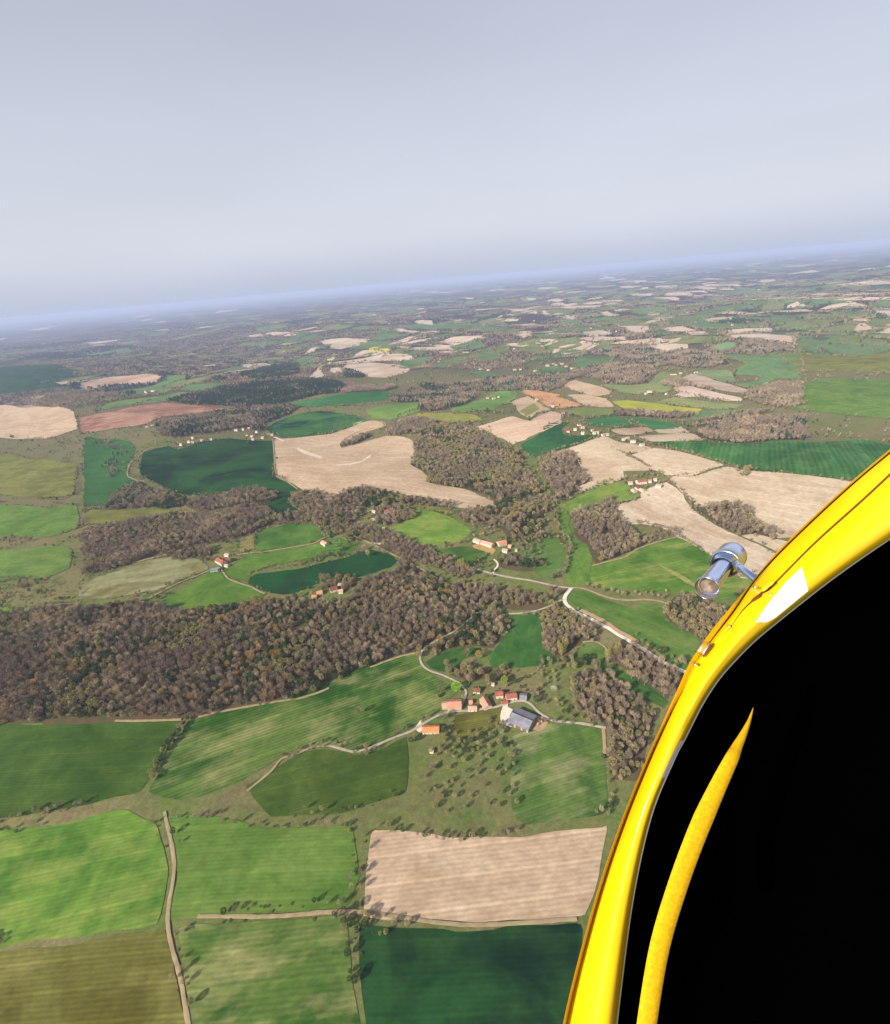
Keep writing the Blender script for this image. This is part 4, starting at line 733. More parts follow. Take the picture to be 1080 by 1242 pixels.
def make_crown(kind, n, seed):
    r = np.random.default_rng(seed)
    q = 150 / n
    f = math.sqrt(q)
    if kind in ('bare', 'ochre', 'blossom'):
        c = shell(n, r, .35) * [.46, .46, .38] + [0, 0, .64]
        T = rot_tris(n, r, .042 * f, .26 * f, c - [0, 0, .35], .62)
        T[:, :, 2] += .35
    elif kind in ('budding', 'evergreen', 'lime', 'shrub'):
        hz = (.40, .6) if kind != 'shrub' else (.42, .45)
        c = shell(n, r, .7) * [.5, .5, hz[0]] + [0, 0, hz[1]]
        T = rot_tris(n, r, .15 * f, .16 * f, c)
    elif kind == 'conifer':
        h = r.random(n) ** .7; a = r.uniform(0, 6.283, n); rad_ = (1 - h) * .42 * r.uniform(.6, 1.1, n) + .02
        c = np.stack([np.cos(a) * rad_, np.sin(a) * rad_, .15 + .85 * h], 1); T = rot_tris(n, r, .14 * f, .2 * f, c)
    elif kind == 'poplar':
        h = r.random(n); a = r.uniform(0, 6.283, n); rad_ = np.sin(np.clip(h * .9 + .1, 0, 1) * math.pi) ** .6 * .5 * r.uniform(.5, 1, n)
        c = np.stack([np.cos(a) * rad_, np.sin(a) * rad_, .1 + .9 * h], 1); T = rot_tris(n, r, .16 * f, .12 * f, c, .3)
    return T
# crown diameter and height in metres
SIZE = {'bare': (7.2, 11.5), 'budding': (6.4, 9.4), 'evergreen': (6.8, 9.8), 'conifer': (6.5, 13.), 'poplar': (4.2, 20.), 'shrub': (3.6, 2.8), 'lime': (8.5, 9.5), 'ochre': (8, 10), 'blossom': (5.5, 6)}
LODS = (560, 240, 80, 26)
_cr = {}
def crown(kind, lod, var):
    k = (kind, lod, var)
    if k not in _cr: _cr[k] = make_crown(kind, LODS[lod] if kind != 'shrub' else max(14, LODS[lod] // 3), hash((sorted(SIZE).index(kind), var)) % 9999)
    return _cr[k]
def trunk_tris(kind):
    V = []; seg = 5
    rings = [(0, .05 if kind != 'poplar' else .09), (.35, .032 if kind != 'poplar' else .06), (.62, .015)]
    P = [[(r * math.cos(6.283 * i / seg), r * math.sin(6.283 * i / seg), z) for i in range(seg)] for z, r in rings]
    for a in range(2):
        for i in range(seg):
            j = (i + 1) % seg; V += [[P[a][i], P[a][j], P[a + 1][j]], [P[a][i], P[a + 1][j], P[a + 1][i]]]
    for k in range(4):      # limbs
        an = k * 1.57 + .4; z0 = .3 + .05 * k; e = (math.cos(an) * .3, math.sin(an) * .3, z0 + .34)
        s = (-math.sin(an) * .014, math.cos(an) * .014, 0)
        V += [[(s[0], s[1], z0), (-s[0], -s[1], z0), e], [(0, 0, z0 - .02), (0, 0, z0 + .02), e]]
    return np.array(V)
def tri_mesh(name, T, mats, mi=None):
    T = np.asarray(T, np.float32); n = len(T); me = bpy.data.meshes.new(name)
    me.vertices.add(n * 3); me.vertices.foreach_set('co', T.ravel())
    me.loops.add(n * 3); me.loops.foreach_set('vertex_index', np.arange(n * 3, dtype=np.int32))
    me.polygons.add(n); me.polygons.foreach_set('loop_start', np.arange(0, n * 3, 3, dtype=np.int32))
    if mi is not None: me.polygons.foreach_set('material_index', np.asarray(mi, np.int32))
    me.update(calc_edges=True)
    for m in mats: me.materials.append(m)
    return me

# plantings: (where phrase, outline, {kind: share}, spacing m)
BIG = {'bare': .70, 'budding': .17, 'evergreen': .10, 'ochre': .03}
MIX = {'bare': .52, 'budding': .36, 'evergreen': .12}
OLM = {'budding': .38, 'bare': .44, 'evergreen': .15, 'ochre': .03}
BAR = {'bare': .95, 'budding': .05}
CON = {'conifer': .8, 'evergreen': .07, 'bare': .13}
WOODS = [
 ('in the big bare wood above the striped pasture', 'P -160,800 -100,770 0,748 80,738 140,732 165,729 192,735 215,747 250,742 300,735 330,731 360,730 392,735 424,728 436,712 455,700 480,692 505,695 530,706 560,722 582,738 575,748 565,757 553,763 540,772 522,780 511,785 505,790 468,801 426,814 399,829 382,836 350,847 306,857 260,867 228,873 140,877 60,880 -90,885 -160,880', BIG, 6.6),
 ('in the copse beside the lane to the farmstead', 'H 450,290 500,272 560,240 620,200 690,140 760,125 806,150 826,185 800,250 780,296 740,300 700,285 640,290 560,300 500,312', MIX, 6.8),
 ('in the wood between the two valley fields', 'I -10,20 20,60 60,110 120,150 180,190 230,210 260,250 240,275 190,262 130,290 110,345 60,350 20,330 0,290 H 1000,230 985,160 1020,90 1060,60', {'bare': .75, 'budding': .25}, 6.8),
 ('in the strip of wood along the chalk road', 'I 300,300 340,292 390,290 430,310 500,342 560,372 620,400 655,412 640,460 612,500 590,538 560,520 500,478 440,450 400,415 352,385 315,375', {'bare': .85, 'budding': .15}, 6.8),
 ('in the grey-green wood on the lower right slope', 'I 170,400 200,385 250,398 300,420 360,470 420,520 470,560 545,598 500,700 470,818 450,900 330,900 320,800 318,680 280,650 200,620 150,560 135,500', {'bare': .62, 'budding': .3, 'evergreen': .08}, 6.8),
 ('in the thicket at the end of the valley road', 'I 560,140 575,90 600,50 660,48 720,72 840,108 820,180 790,235 740,252 700,235 650,205 600,180', {'bare': .7, 'budding': .22, 'evergreen': .08}, 6.8),
 ('in the square plantation beside the sloping pasture', 'F 132,442 200,420 260,400 322,368 334,430 380,490 412,540 442,592 400,620 360,642 300,662 242,682 224,640 200,590 150,540', BAR, 7.5),
 ('along the edge of the brown clearing', 'F 380,492 420,484 470,486 540,505 622,510 622,540 600,548 540,555 440,600 420,570 470,545 520,530 480,500 430,500', {'bare': .7, 'budding': .3}, 9),
 ('in the oval copse between the ploughed fields', 'F 720,408 790,396 880,394 930,412 960,440 980,470 1000,482 1080,515 1080,556 1000,545 920,536 860,510 800,482 744,442', {'bare': .9, 'budding': .1}, 8),
 ('in the round clump on the ploughed field', 'F 870,232 900,222 938,228 940,250 915,262 880,256', {'budding': 1}, 8),
 ('in the wood at the foot of the upper ploughed field', 'F 0,190 60,162 150,150 160,188 190,240 215,285 168,310 150,340 110,376 70,370 30,300 0,250', BAR, 8.5),
 ('in the wood on the right horizon of fields', 'F 690,30 730,10 800,0 900,-8 1080,0 1220,-10 1220,90 1080,92 940,103 862,103 760,92 700,62 C 760,760 720,740 900,705 1080,690', {'bare': .97, 'conifer': .03}, 10),
 ('in the long wood through the middle of the valley', 'E 412,112 440,60 480,32 560,28 640,20 700,60 790,110 850,140 905,160 922,240 960,280 990,312 1010,360 1012,400 1000,440 985,500 945,530 900,545 880,570 830,560 800,510 740,490 700,480 640,482 610,450 604,420 700,414 770,412 782,380 740,350 660,326 560,305 455,290 470,262 440,235 398,212', OLM, 8.5),
 ('in the copse under the great ploughed field', 'E 0,375 60,335 120,320 200,328 280,345 330,362 380,360 480,375 570,395 575,405 500,402 400,392 340,385 280,382 240,398 160,402 80,400 0,402', {'bare': .55, 'evergreen': .35, 'budding': .1}, 8.5),
 ('among the terraces left of the walled farm', 'E 0,420 60,405 100,408 140,440 118,470 80,486 40,498 0,505', {'bare': .6, 'budding': .25, 'evergreen': .15}, 8.5),
 ('in the row beside the old railway line', 'E 118,500 160,495 210,512 300,540 400,580 480,602 560,642 610,670 660,705 650,742 600,735 520,700 450,670 380,652 300,625 240,590 170,565 120,550', {'bare': .88, 'budding': .12}, 7.2),
 ('in the band of wood above the red-roofed farmhouse', 'D -140,520 0,490 60,480 140,460 220,442 320,436 420,440 540,425 640,410 720,440 735,470 690,512 600,545 500,572 400,588 300,602 200,630 100,655 0,692 -140,720', {'bare': .82, 'budding': .12, 'evergreen': .06}, 8),
 ('in the thicket below the dark wheat field', 'D 30,335 80,300 120,288 180,318 250,338 310,350 335,395 250,412 160,405 60,410 -20,418 0,360', {'bare': .45, 'budding': .2, 'evergreen': .35}, 8.5),
 ('in the ribbon of scrub under the dark wheat field', 'D 330,395 400,362 500,358 560,335 640,330 700,345 745,352 735,378 690,400 620,402 540,415 400,432', {'bare': .85, 'evergreen': .15}, 9),
 ('by the track at the corner of the great ploughed field', 'D 812,362 860,350 940,340 980,355 1000,380 1080,395 E 60,400 0,430 D 1000,470 960,490 900,480 860,440 870,415 840,400', {'bare': .5, 'budding': .35, 'evergreen': .15}, 9),
 ('on the slope behind the left village', 'P 190,514 215,509 245,503 275,498 300,495 330,494 362,494 352,503 335,509 322,516 318,524 300,520 280,522 262,526 240,528 215,531 196,528', {'bare': .7, 'conifer': .2, 'evergreen': .1}, 11),
 ('in the dark conifer plantation', 'A 245,640 330,622 430,604 540,572 640,560 760,552 880,548 970,545 1040,560 1072,578 1010,600 900,625 800,652 700,668 560,672 450,662 350,655', CON, 11),
 ('in the farther conifer belt', 'A 600,520 640,500 740,480 850,468 870,490 860,522 760,535 640,545', CON, 13),
 ('in the wood past the conifer plantation', 'A 340,530 350,560 420,556 520,552 600,542 610,500 700,480 860,464 880,440 820,424 700,418 600,400 480,380 350,372 200,388 0,420 0,524 100,518 200,508 240,512', {'bare': .86, 'conifer': .14}, 14),
 ('in the wood of the upper middle hills', 'B 282,640 360,590 450,560 560,570 640,584 690,612 650,645 600,670 540,684 440,692 424,650 330,650', {'bare': .75, 'conifer': .2, 'evergreen': .05}, 11),
 ('in the wood behind the orange field', 'B 560,575 660,556 760,540 880,530 1000,520 1080,515 C 60,520 110,540 60,580 0,606 B 1040,610 960,594 860,594 760,602 690,600', {'bare': .9, 'conifer': .1}, 12),
 ('in the small dark copse below the far village', 'B 62,530 80,498 130,488 190,500 186,522 120,535', CON, 13),
 ('in the conifer block left of the far village', 'B -30,570 20,558 64,566 60,600 0,608 -40,600', CON, 13),
 ('in the belt left of the middle pasture', 'B 68,560 180,570 282,555 300,580 260,592 130,606 66,604', {'bare': 1}, 12),
 ('in the far middle copse', 'B 330,384 400,340 560,328 740,350 760,375 680,384 560,388 430,394', {'bare': .9, 'conifer': .1}, 15),
 ('in the wood of the upper right hills', 'C 0,560 80,520 160,498 240,478 330,470 420,474 505,482 532,506 505,540 470,564 400,572 280,560 160,530 80,552 0,600', {'bare': .95, 'conifer': .05}, 12),
 ('in the far wood above the right-hand farms', 'C 180,402 260,374 350,368 500,380 700,410 850,438 880,468 800,488 700,492 600,478 540,486 480,470 420,474 330,440 240,430', {'bare': .9, 'conifer': .1}, 14),
 ('in the wood behind the pale far field', 'C 830,345 930,350 1060,350 1200,380 1200,420 1060,420 960,425 896,412 906,376 860,366', {'bare': .96, 'conifer': .04}, 14),
 ('in the thin belt between the twin ploughed fields', 'C 548,568 600,548 650,548 720,572 800,590 780,596 690,578 600,580', {'bare': 1}, 12),
 ('under the flowering field', 'C 330,692 420,684 560,694 700,700 700,712 600,722 480,714 360,712', {'bare': .95, 'evergreen': .05}, 11),
 ('in the wood at the right edge of the upper hills', 'C 930,620 1000,590 1080,562 1200,560 1200,670 1080,680 960,655', {'bare': 1}, 12),
 ('in the copse inside the great ploughed field', 'E 64,108 110,84 170,62 196,72 150,94 64,128', {'bare': .9, 'evergreen': .1}, 8),
 ('behind the middle pastures', 'E 280,70 420,60 520,28 500,0 400,-10 320,10 270,30', {'bare': .85, 'budding': .15}, 10),
 ('along the stream right of the long wood', 'E 790,240 840,225 900,235 960,270 900,262 850,258', {'budding': 1}, 9),
 ('in the scrub between the orchard and the farm', 'E 640,470 700,478 740,500 780,520 720,530 660,500', {'bare': 1}, 9),
 ('in the copse beneath the walled farm', 'E 790,640 860,652 940,660 990,680 985,702 900,704 820,690 780,670', {'bare': .9, 'evergreen': .1}, 7.5),
 ('beside the small stream wood', 'E 940,540 1000,550 1030,545 1010,570 950,575', MIX, 8),
 ('left of the houses under the dark field', 'E -40,742 20,735 100,724 140,732 130,765 100,790 60,800 0,790 D 960,800 1000,780', OLM, 7),
 ('in the scrub behind the hamlet', 'H 560,420 600,398 660,385 740,395 820,398 870,415 860,445 800,455 740,440 700,452 650,462 610,440', {'bare': .6, 'budding': .4}, 7.5),
 ('in the hillside scrub right of the hamlet', 'I 0,380 60,368 130,365 180,395 130,430 100,470 40,460 0,440', {'budding': .6, 'bare': .4}, 9),
 ('in the farmhouse garden below the grey barn', 'H 700,680 740,668 800,650 845,668 850,720 855,818 700,818 600,818 560,790 590,745 660,720', {'budding': .55, 'bare': .35, 'evergreen': .1}, 9),
 ('in the garden beside the orange-roofed house', 'H 500,710 540,690 580,730 585,818 520,818 440,790 450,730', {'budding': .7, 'bare': .2, 'evergreen': .1}, 9),
 ('in the belt below the old railway line', 'E 300,640 370,665 420,690 500,725 570,775 630,830 700,850 640,862 560,835 500,800 420,755 330,700', {'bare': .6, 'budding': .3, 'evergreen': .1}, 7.2),
 ('in the brown scrub south of the valley road', 'H 540,12 640,0 720,10 800,32 900,50 1000,80 1040,95 960,112 900,122 840,118 790,100 690,88 600,60', {'bare': .6, 'budding': .3, 'ochre': .1}, 8.4),
 ('in the scrub among the terraces', 'E 190,420 260,396 340,398 398,430 392,450 340,468 280,488 220,480', {'bare': .6, 'budding': .3, 'evergreen': .1}, 9.5),
 ('above the lane by the middle valley fields', 'E 560,640 640,660 720,655 760,680 740,740 690,735 640,700 580,670', {'bare': .55, 'budding': .35, 'evergreen': .1}, 9),
 ('beside the track west of the terraces', 'E -60,440 0,425 60,470 120,500 150,540 120,560 60,530 0,545 -40,520 -60,480', {'bare': .5, 'budding': .35, 'evergreen': .15}, 9),
 ('in the belt over the green farm field', 'D 700,470 780,440 870,450 960,480 1060,500 1040,512 940,488 850,478 740,490', {'bare': .6, 'budding': .3, 'evergreen': .1}, 8.4),
 ('in the copse left of the farmhouse drive', 'D 240,650 330,622 400,600 450,612 440,650 380,652 300,668', {'bare': .6, 'evergreen': .25, 'budding': .15}, 9),
 ('between the valley wood and the river meadow', 'E 880,560 960,560 1010,600 990,640 940,650 880,620 840,600', {'bare': .4, 'budding': .5, 'evergreen': .1}, 9),
 ('in the orchard below the frame of fields', 'P 503,925 560,925 610,930 615,985 560,1000 505,990', {'budding': .6, 'bare': .4}, 13),
]
# rows: (where phrase, line, width, {kind: share}, spacing along the line)
ROWS = [
 ('in the hedge between the dark field and the striped pasture', 'G 340,628 318,655 300,690 270,730 240,765 222,800 205,830 180,900', 3, {'evergreen': .7, 'budding': .3}, 3.6),
 ('in the hedge around the dark green field', 'D 640,712 700,692 780,674 830,662 900,650 980,638 1040,630 1080,626 E 60,622 128,626', 3, {'shrub': 1}, 4.5),
 ('in the hedge along the valley strip', 'F 10,300 30,360 50,420 62,480 80,530 118,560 124,610 112,660 96,700 62,735 30,748', 7, {'bare': .6, 'evergreen': .15, 'budding': .25}, 5),
 ('in the row above the valley road', 'I 200,2 250,18 300,32 360,44 430,44 510,52 560,58', 8, {'bare': .7, 'budding': .3}, 6),
 ('on the bank between the chalk road and the field', 'I 400,235 450,265 500,300 540,318 600,345 650,372', 6, {'bare': .5, 'evergreen': .25, 'budding': .25}, 6),
 ('in the hedge by the striped wheat field', 'F 500,112 560,124 600,134 700,165 760,180 822,194 860,205', 4, {'budding': .8, 'bare': .2}, 7),
 ('in the hedge on the ploughed hill', 'F 308,128 350,145 420,178 470,210 520,236 560,250', 3, {'shrub': .7, 'bare': .3}, 6),
 ('in the hedge running down the ploughed hill', 'F 585,272 620,310 650,345 690,392 720,425', 5, {'shrub': .6, 'bare': .4}, 6),
 ('in the hedge between pale fields', 'F 590,262 660,258 700,248 740,236 790,222 860,212', 3, {'shrub': .8, 'bare': .2}, 8),
 ('in the long hedge across the ploughed slope', 'F 720,428 790,480 860,512 920,542 1000,578 1080,614', 2, {'shrub': 1}, 9),
 ('in the hedge below the upper ploughed field', 'F 100,376 150,352 215,322 270,296 310,284', 3, {'shrub': .7, 'budding': .3}, 6),
 ('along the farm track in the left fields', 'D 560,745 620,762 640,708', 2, {'shrub': 1}, 5),
 ('beside the railway cutting', 'E 150,560 240,596 340,640 440,690 540,752 600,800', 4, {'bare': .5, 'shrub': .5}, 6),
 ('around the village edge by the dark wheat field', 'D 285,142 330,125 380,112 440,98 470,88', 5, {'evergreen': .8, 'budding': .2}, 7),
 ('along the left lane of the wheat fields', 'D 128,150 108,172 72,205 66,240 80,268 120,282', 9, {'bare': .7, 'budding': .3}, 7),
 ('on the verge of the lane to the farmstead', 'H 300,705 360,672 420,640 470,618', 4, {'shrub': .4, 'bare': .6}, 7),
 ('in the hedge at the bottom of the striped pasture', 'G 780,795 840,792 900,775 935,745', 3, {'shrub': 1}, 4.5),
 ('in the hedge by the orange-roofed barn', 'H 560,690 575,640 585,612', 3, {'shrub': 1}, 5),
 ('in the belt of trees above the yellow pasture', 'B 320,712 380,690 440,680 B 440,700 360,716 300,735', 8, {'bare': .6, 'evergreen': .4}, 9),
 ('in the belt under the middle hills', 'B 600,700 660,690 730,690 800,700', 30, {'bare': .7, 'evergreen': .3}, 10),
 ('in the belt at the edge of the great ploughed field', 'E 280,40 320,20 420,10 B 440,775 520,760 620,770 700,785', 35, {'bare': .8, 'budding': .2}, 8),
 ('along the upper wheat field', 'B 60,665 180,662 290,650', 10, {'bare': .8, 'budding': .2}, 11),
 ('in the belt over the pale fields', 'C 340,704 420,708 560,728 640,742 700,735', 12, {'bare': .9, 'budding': .1}, 10),
 ('in the scattered belt below the flowering field', 'C 60,690 130,712 200,725 340,712', 10, {'bare': .6, 'evergreen': .4}, 10),
 ('along the stream field on the far right', 'C 880,556 940,552 1000,545', 16, {'bare': 1}, 12),
 ('in the row by the twin pale fields', 'C 610,600 680,612 760,630 840,640', 10, {'bare': .8, 'evergreen': .2}, 12),
 ('on the ridge by the left ploughed field', 'A 180,740 300,715 420,700 560,680', 14, {'evergreen': .4, 'bare': .6}, 10),
 ('below the red ploughed field', 'A 0,780 60,770 120,765 160,750', 12, {'bare': .6, 'evergreen': .4}, 10),
 ('by the lower left pasture', 'A 84,664 120,652 170,640', 8, {'evergreen': 1}, 9),
 ('in the far left belt', 'A -60,640 0,635 60,620 80,600', 30, {'conifer': .6, 'bare': .4}, 12),
 ('on the left edge beside the dark wheat field', 'D -60,100 -10,130 30,140 20,165 -20,190 0,230 -30,270', 30, {'bare': .7, 'conifer': .3}, 9),
 ('left of the farmhouse garden', 'D 330,640 370,628 420,640 440,655', 8, {'bare': .5, 'evergreen': .5}, 8),
]
POPLARS = [('in the poplar clump at the wood corner', 'I 66,300 72,318 82,330 95,322 104,300 90,290'), ('in the poplar row where the wood meets the pasture', 'I 292,350 300,358 312,352 322,345 334,340 346,336'),
           ('in the poplar row casting long shadows on the meadow', 'E 592,690 604,694 616,698 628,704 640,708 652,712'), ]
SINGLES = [  # kind, photo px, size factor, label
 ('lime', 554.5, 838.5, 1.35, 'bright lime-green round tree behind the large orange-roofed barn'),
 ('bare', 436, 866.5, .95, 'single bare grey tree standing alone in the striped pasture'),
 ('bare', 535, 841, .9, 'thin bare tree at the right edge of the striped pasture by the barn'),
 ('blossom', 672, 838, 1.5, 'whitish blossoming tree alone on the rough hillside right of the hamlet'),
 ('budding', 542, 808, 1., 'pale green tree alone in the small meadow by the lane bend'),
 ('budding', 509, 797, 1.2, 'tall yellowish tree at the wood corner beside the lane bend'),
 ('ochre', 581, 800, 1.2, 'ochre leafless tree at the top of the hamlet scrub'),
 ('bare', 567, 797, 1.2, 'grey leafless tree left of the ochre one above the lane'),
 ('ochre', 332, 848, 1.3, 'orange-tinted tree on the lower edge of the big wood'),
 ('ochre', 322, 851, 1.2, 'smaller orange-tinted tree on the lower edge of the big wood'),
 ('lime', 612, 829, .9, 'small lime-green tree behind the farmstead roofs'),
 ('bare', 896, 722, .9, 'small dark tree in the corner of the sloping pasture beneath the metal tube'),
 ('evergreen', 892, 724, .7, 'small dark green bush in the corner of the sloping pasture'),
 ('bare', 538, 873, 1.25, 'brownish tree between the lane and the orange-roofed house'),
 ('bare', 484, 889, .9, 'rounded grey tree on the lane verge at the pasture foot'),
 ('evergreen', 704, 808, 1.4, 'dark green tree at the edge of the meadow by the lower right wood'),
 ('evergreen', 712, 803, 1.4, 'dark evergreen second from the edge of the meadow'),
 ('budding', 697, 812, 1., 'pale bush at the corner of the meadow below the wood'),
 ('evergreen', 801, 793, 1.2, 'dark green tree on the bank of the chalk road near the yellow hull'),
 ('bare', 826, 806, 1.3, 'bare tree where the chalk road passes behind the yellow hull'),
 ('evergreen', 225, 670, 1.3, 'tall dark conical tree left of the red-roofed farmhouse'),
 ('bare', 443, 668, 1.3, 'bare tree clump at the right end of the dark green field'),
 ('bare', 447, 676, 1.2, 'rounded bare tree at the dark field corner'),
 ('evergreen', 600, 828, 1.1, 'dark green bush behind the red farm roofs'),
 ('bare', 570, 829, 1.1, 'bare tree left of the dark-roofed cottage'),
 ('bare', 592, 832, 1., 'bare tree between the dark-roofed cottage and the farm'),
 ('bare', 646, 843, .9, 'bare tree right of the grey-roofed shed'),
 ('evergreen', 651, 853, .9, 'dark bush beside the lane above the grey barn'),
]
T_all = []   # kind, x, y, size, phrase
def choose(mix, x, y, cl=1.6):
    """kinds drift in patches through a wood"""
    ks = list(mix); sc_ = []
    for k in ks:
        h = sorted(SIZE).index(k) * 2.1
        nz_ = np.sin(x / 41 + h + 1.5 * np.sin(y / 67 + h)) * np.sin(y / 47 + h * 1.7 + 1.2 * np.sin(x / 83)) + .5 * np.sin(x / 17 + h) * np.sin(y / 19 - h)
        sc_.append(math.log(mix[k]) + cl * nz_ + rng.gumbel(size=len(x)))
    return np.array(ks)[np.argmax(np.array(sc_), 0)]
def sized(d, kind, base):
    return base
floor_m = t = NT('leaf_litter'); lm = t.mix(t.ramp(t.noise(1 / 12., 4), .4, .6), C(104, 86, 68), C(88, 84, 56)); FLOOR = t.out(lm)
for ph, outl, mix, s in WOODS:
    pp = Z(outl); gp = ground(*pp.T); d = np.hypot(*gp.mean(0))
    near_open = s > 8.5 and d < 900
    s = max(s * .82, d * .0031)
    B = soft(gp, max(6, s * .8), s * .55)
    if s < 9.2 and not near_open: drape('woodland_floor', gp, FLOOR, 1, amp=1.0)
    x0, y0 = B.min(0); x1, y1 = B.max(0)
    hx = s; gx, gy = np.meshgrid(np.arange(x0, x1, hx), np.arange(y0, y1, hx * .9)); gx[1::2] += hx / 2
    gx = gx + rng.uniform(-.42, .42, gx.shape) * s; gy = gy + rng.uniform(-.42, .42, gy.shape) * s
    gx, gy = gx.ravel(), gy.ravel(); k = pip(B, gx, gy) & (gy > 40)
    gx, gy = gx[k], gy[k]; px, py = project(gx, gy, H(gx, gy)); mk_ = look(px, py); k = (mk_ != 2) & ((mk_ != 1) | (d < 2400)) & (px > -95) & (px < 1175) & (py < 1290)
    gx, gy = gx[k], gy[k]; gap = np.sin(gx / 29 + 1.7 * np.sin(gy / 37)) * np.sin(gy / 31 + 1.9 * np.sin(gx / 43)); k = rng.random(len(gx)) < np.where(gap < -.72, .35, .97); gx, gy = gx[k], gy[k]; ks = choose(mix, gx, gy)
    for a, b, c in zip(gx, gy, ks): T_all.append((c, a, b, rng.uniform(.5, .85) if near_open else max(1, s / 5.9) * (rng.uniform(.62, 1.18) if rng.random() < .85 else 1.35), ph))
    mark(pp, 3)
for ph, line, wd, mix, s in ROWS:
    gp = ground(*Z(line).T); d = np.hypot(*gp.mean(0)); s = max(s, d * .0035)
    Q = soft(gp, s, 0, False); Q = Q + rng.normal(0, wd / 3 + .3, Q.shape)
    rep = max(1, int(wd / max(s, 6))); Q = np.concatenate([Q + rng.normal(0, wd / 3, Q.shape) * (i > 0) for i in range(rep)])
    px, py = project(Q[:, 0], Q[:, 1], H(Q[:, 0], Q[:, 1]))
    for (a, b), c, m_ in zip(Q, choose(mix, Q[:, 0], Q[:, 1]), look(px, py)):
        if m_ != 2: T_all.append((c, a, b, rng.uniform(.55, .95) * max(1, s / 9), ph))
for ph, line in POPLARS:
    for a, b in ground(*Z(line).T): T_all.append(('poplar', a, b, rng.uniform(.8, 1.15), ph))
for k_, px, py, sc__, lab in SINGLES:
    a, b = ground(px, py); T_all.append((k_, float(a), float(b), sc__ * 1.2, '=' + lab))
# garden trees round the houses
for hx, hy, hl, hd in HOUSES:
    if hd > 3600: continue
    for q in range(8 if hd > 1500 else 5 if hd > 900 else 3):
        a = rng.uniform(0, 6.283); r_ = hl * .5 + rng.uniform(5, 20 if hd < 900 else 30); x_, y_ = hx + r_ * math.cos(a), hy + r_ * math.sin(a)
        px, py = project(np.array([x_]), np.array([y_]), H(x_, y_))
        if look(px, py)[0] == 2: continue
        T_all.append((str(rng.choice(['bare', 'budding', 'evergreen', 'shrub'], p=[.34, .28, .2, .18])), x_, y_, rng.uniform(.45, .85) * max(1, hd / 2200), 'in the gardens of the ' + ('hamlets below the fields' if hd < 900 else 'valley farms' if hd < 1500 else 'distant villages')))
# hedges and field-side trees
for gp, d in EDGES:
    if d > 9000: continue
    s = max(6.5, d * .0038); Q = soft(gp, s, s * .2); Q = Q + rng.normal(0, 1.2, Q.shape)
    px, py = project(Q[:, 0], Q[:, 1], H(Q[:, 0], Q[:, 1])); ok = (px > -60) & (px < 1140) & (py < 1242)
    on = np.sin(Q[:, 0] / (38 + d / 60) + 2.1 * np.sin(Q[:, 1] / (61 + d / 50))) * np.cos(Q[:, 1] / (47 + d / 60)) > (.36 if d < 900 else -.12)
    ks = choose({'bare': .42, 'shrub': .3 if d < 2500 else .05, 'budding': .18, 'evergreen': .1}, Q[:, 0], Q[:, 1])
    for i in np.nonzero(on & ok)[0]:
        if look(px[i:i + 1], py[i:i + 1])[0] == 2: continue
        T_all.append((ks[i], Q[i, 0], Q[i, 1], rng.uniform(.4, .85) * max(1, s / 7.5), 'in the hedges between the ' + ('near fields' if d < 900 else 'middle fields' if d < 2500 else 'far fields')))
# odd trees in the rough ground between the fields
nsc = 0
cx_, cy_ = rng.uniform(-60, 1150, 70000), rng.uniform(385, 1000, 70000)
g_ = ground(cx_, cy_); mk = look(cx_, cy_); dd = np.hypot(g_[:, 0], g_[:, 1])
clump = np.sin(g_[:, 0] / 37 + np.sin(g_[:, 1] / 61) * 2) * np.sin(g_[:, 1] / 43 + 1.3 * np.sin(g_[:, 0] / 53))
for i in np.nonzero((mk == 0) & (clump > np.where(dd > 760, -.3, .05)) & (rng.random(len(mk)) < np.where(dd > 760, .55, .22) * np.clip((dd / 1000), .25, 1.6)))[0]:
    if cy_[i] > 905 or (cy_[i] > 800 and not 560 < cx_[i] < 800): continue
    c = rng.choice(['bare', 'budding', 'evergreen', 'shrub'], p=[.38, .3, .12, .2])
    sz = rng.uniform(.4, .9) * max(1, dd[i] * .0038 / 7)
    ph = 'on the rough ground right of the hamlet' if cy_[i] > 780 else ('scattered between the near fields of the valley' if cy_[i] > 600 else 'scattered between the far fields')
    T_all.append((c, g_[i, 0], g_[i, 1], sz, ph))
# far hills: loose masses of trees
rf2 = np.random.default_rng(5)
n = 60000; d = 2900 * (11500 / 2900) ** rf2.random(n); a = np.radians(rf2.uniform(-50, 50, n)); x = d * np.sin(a); y = d * np.cos(a)
px, py = project(x, y, H(x, y)); nf = np.sin(x / 330 + 2 * np.sin(y / 710)) * np.sin(y / 290 + 1.7 * np.sin(x / 560)) + .35 * np.sin(x / 120) * np.sin(y / 140)
keep = (look(px, py) == 0) & (nf > -.42 + .35 * np.clip((px - 400) / 500, 0, 1)) & (py > 300)
for i in np.nonzero(keep)[0]:
    T_all.append((('conifer' if math.sin(x[i] / 700 + 1) * math.sin(y[i] / 800) > .62 else 'bare'), x[i], y[i], d[i] * .0038 / 6.4 * rf2.uniform(.8, 1.3), 'in the woods of the far hills'))
print('trees', len(T_all))

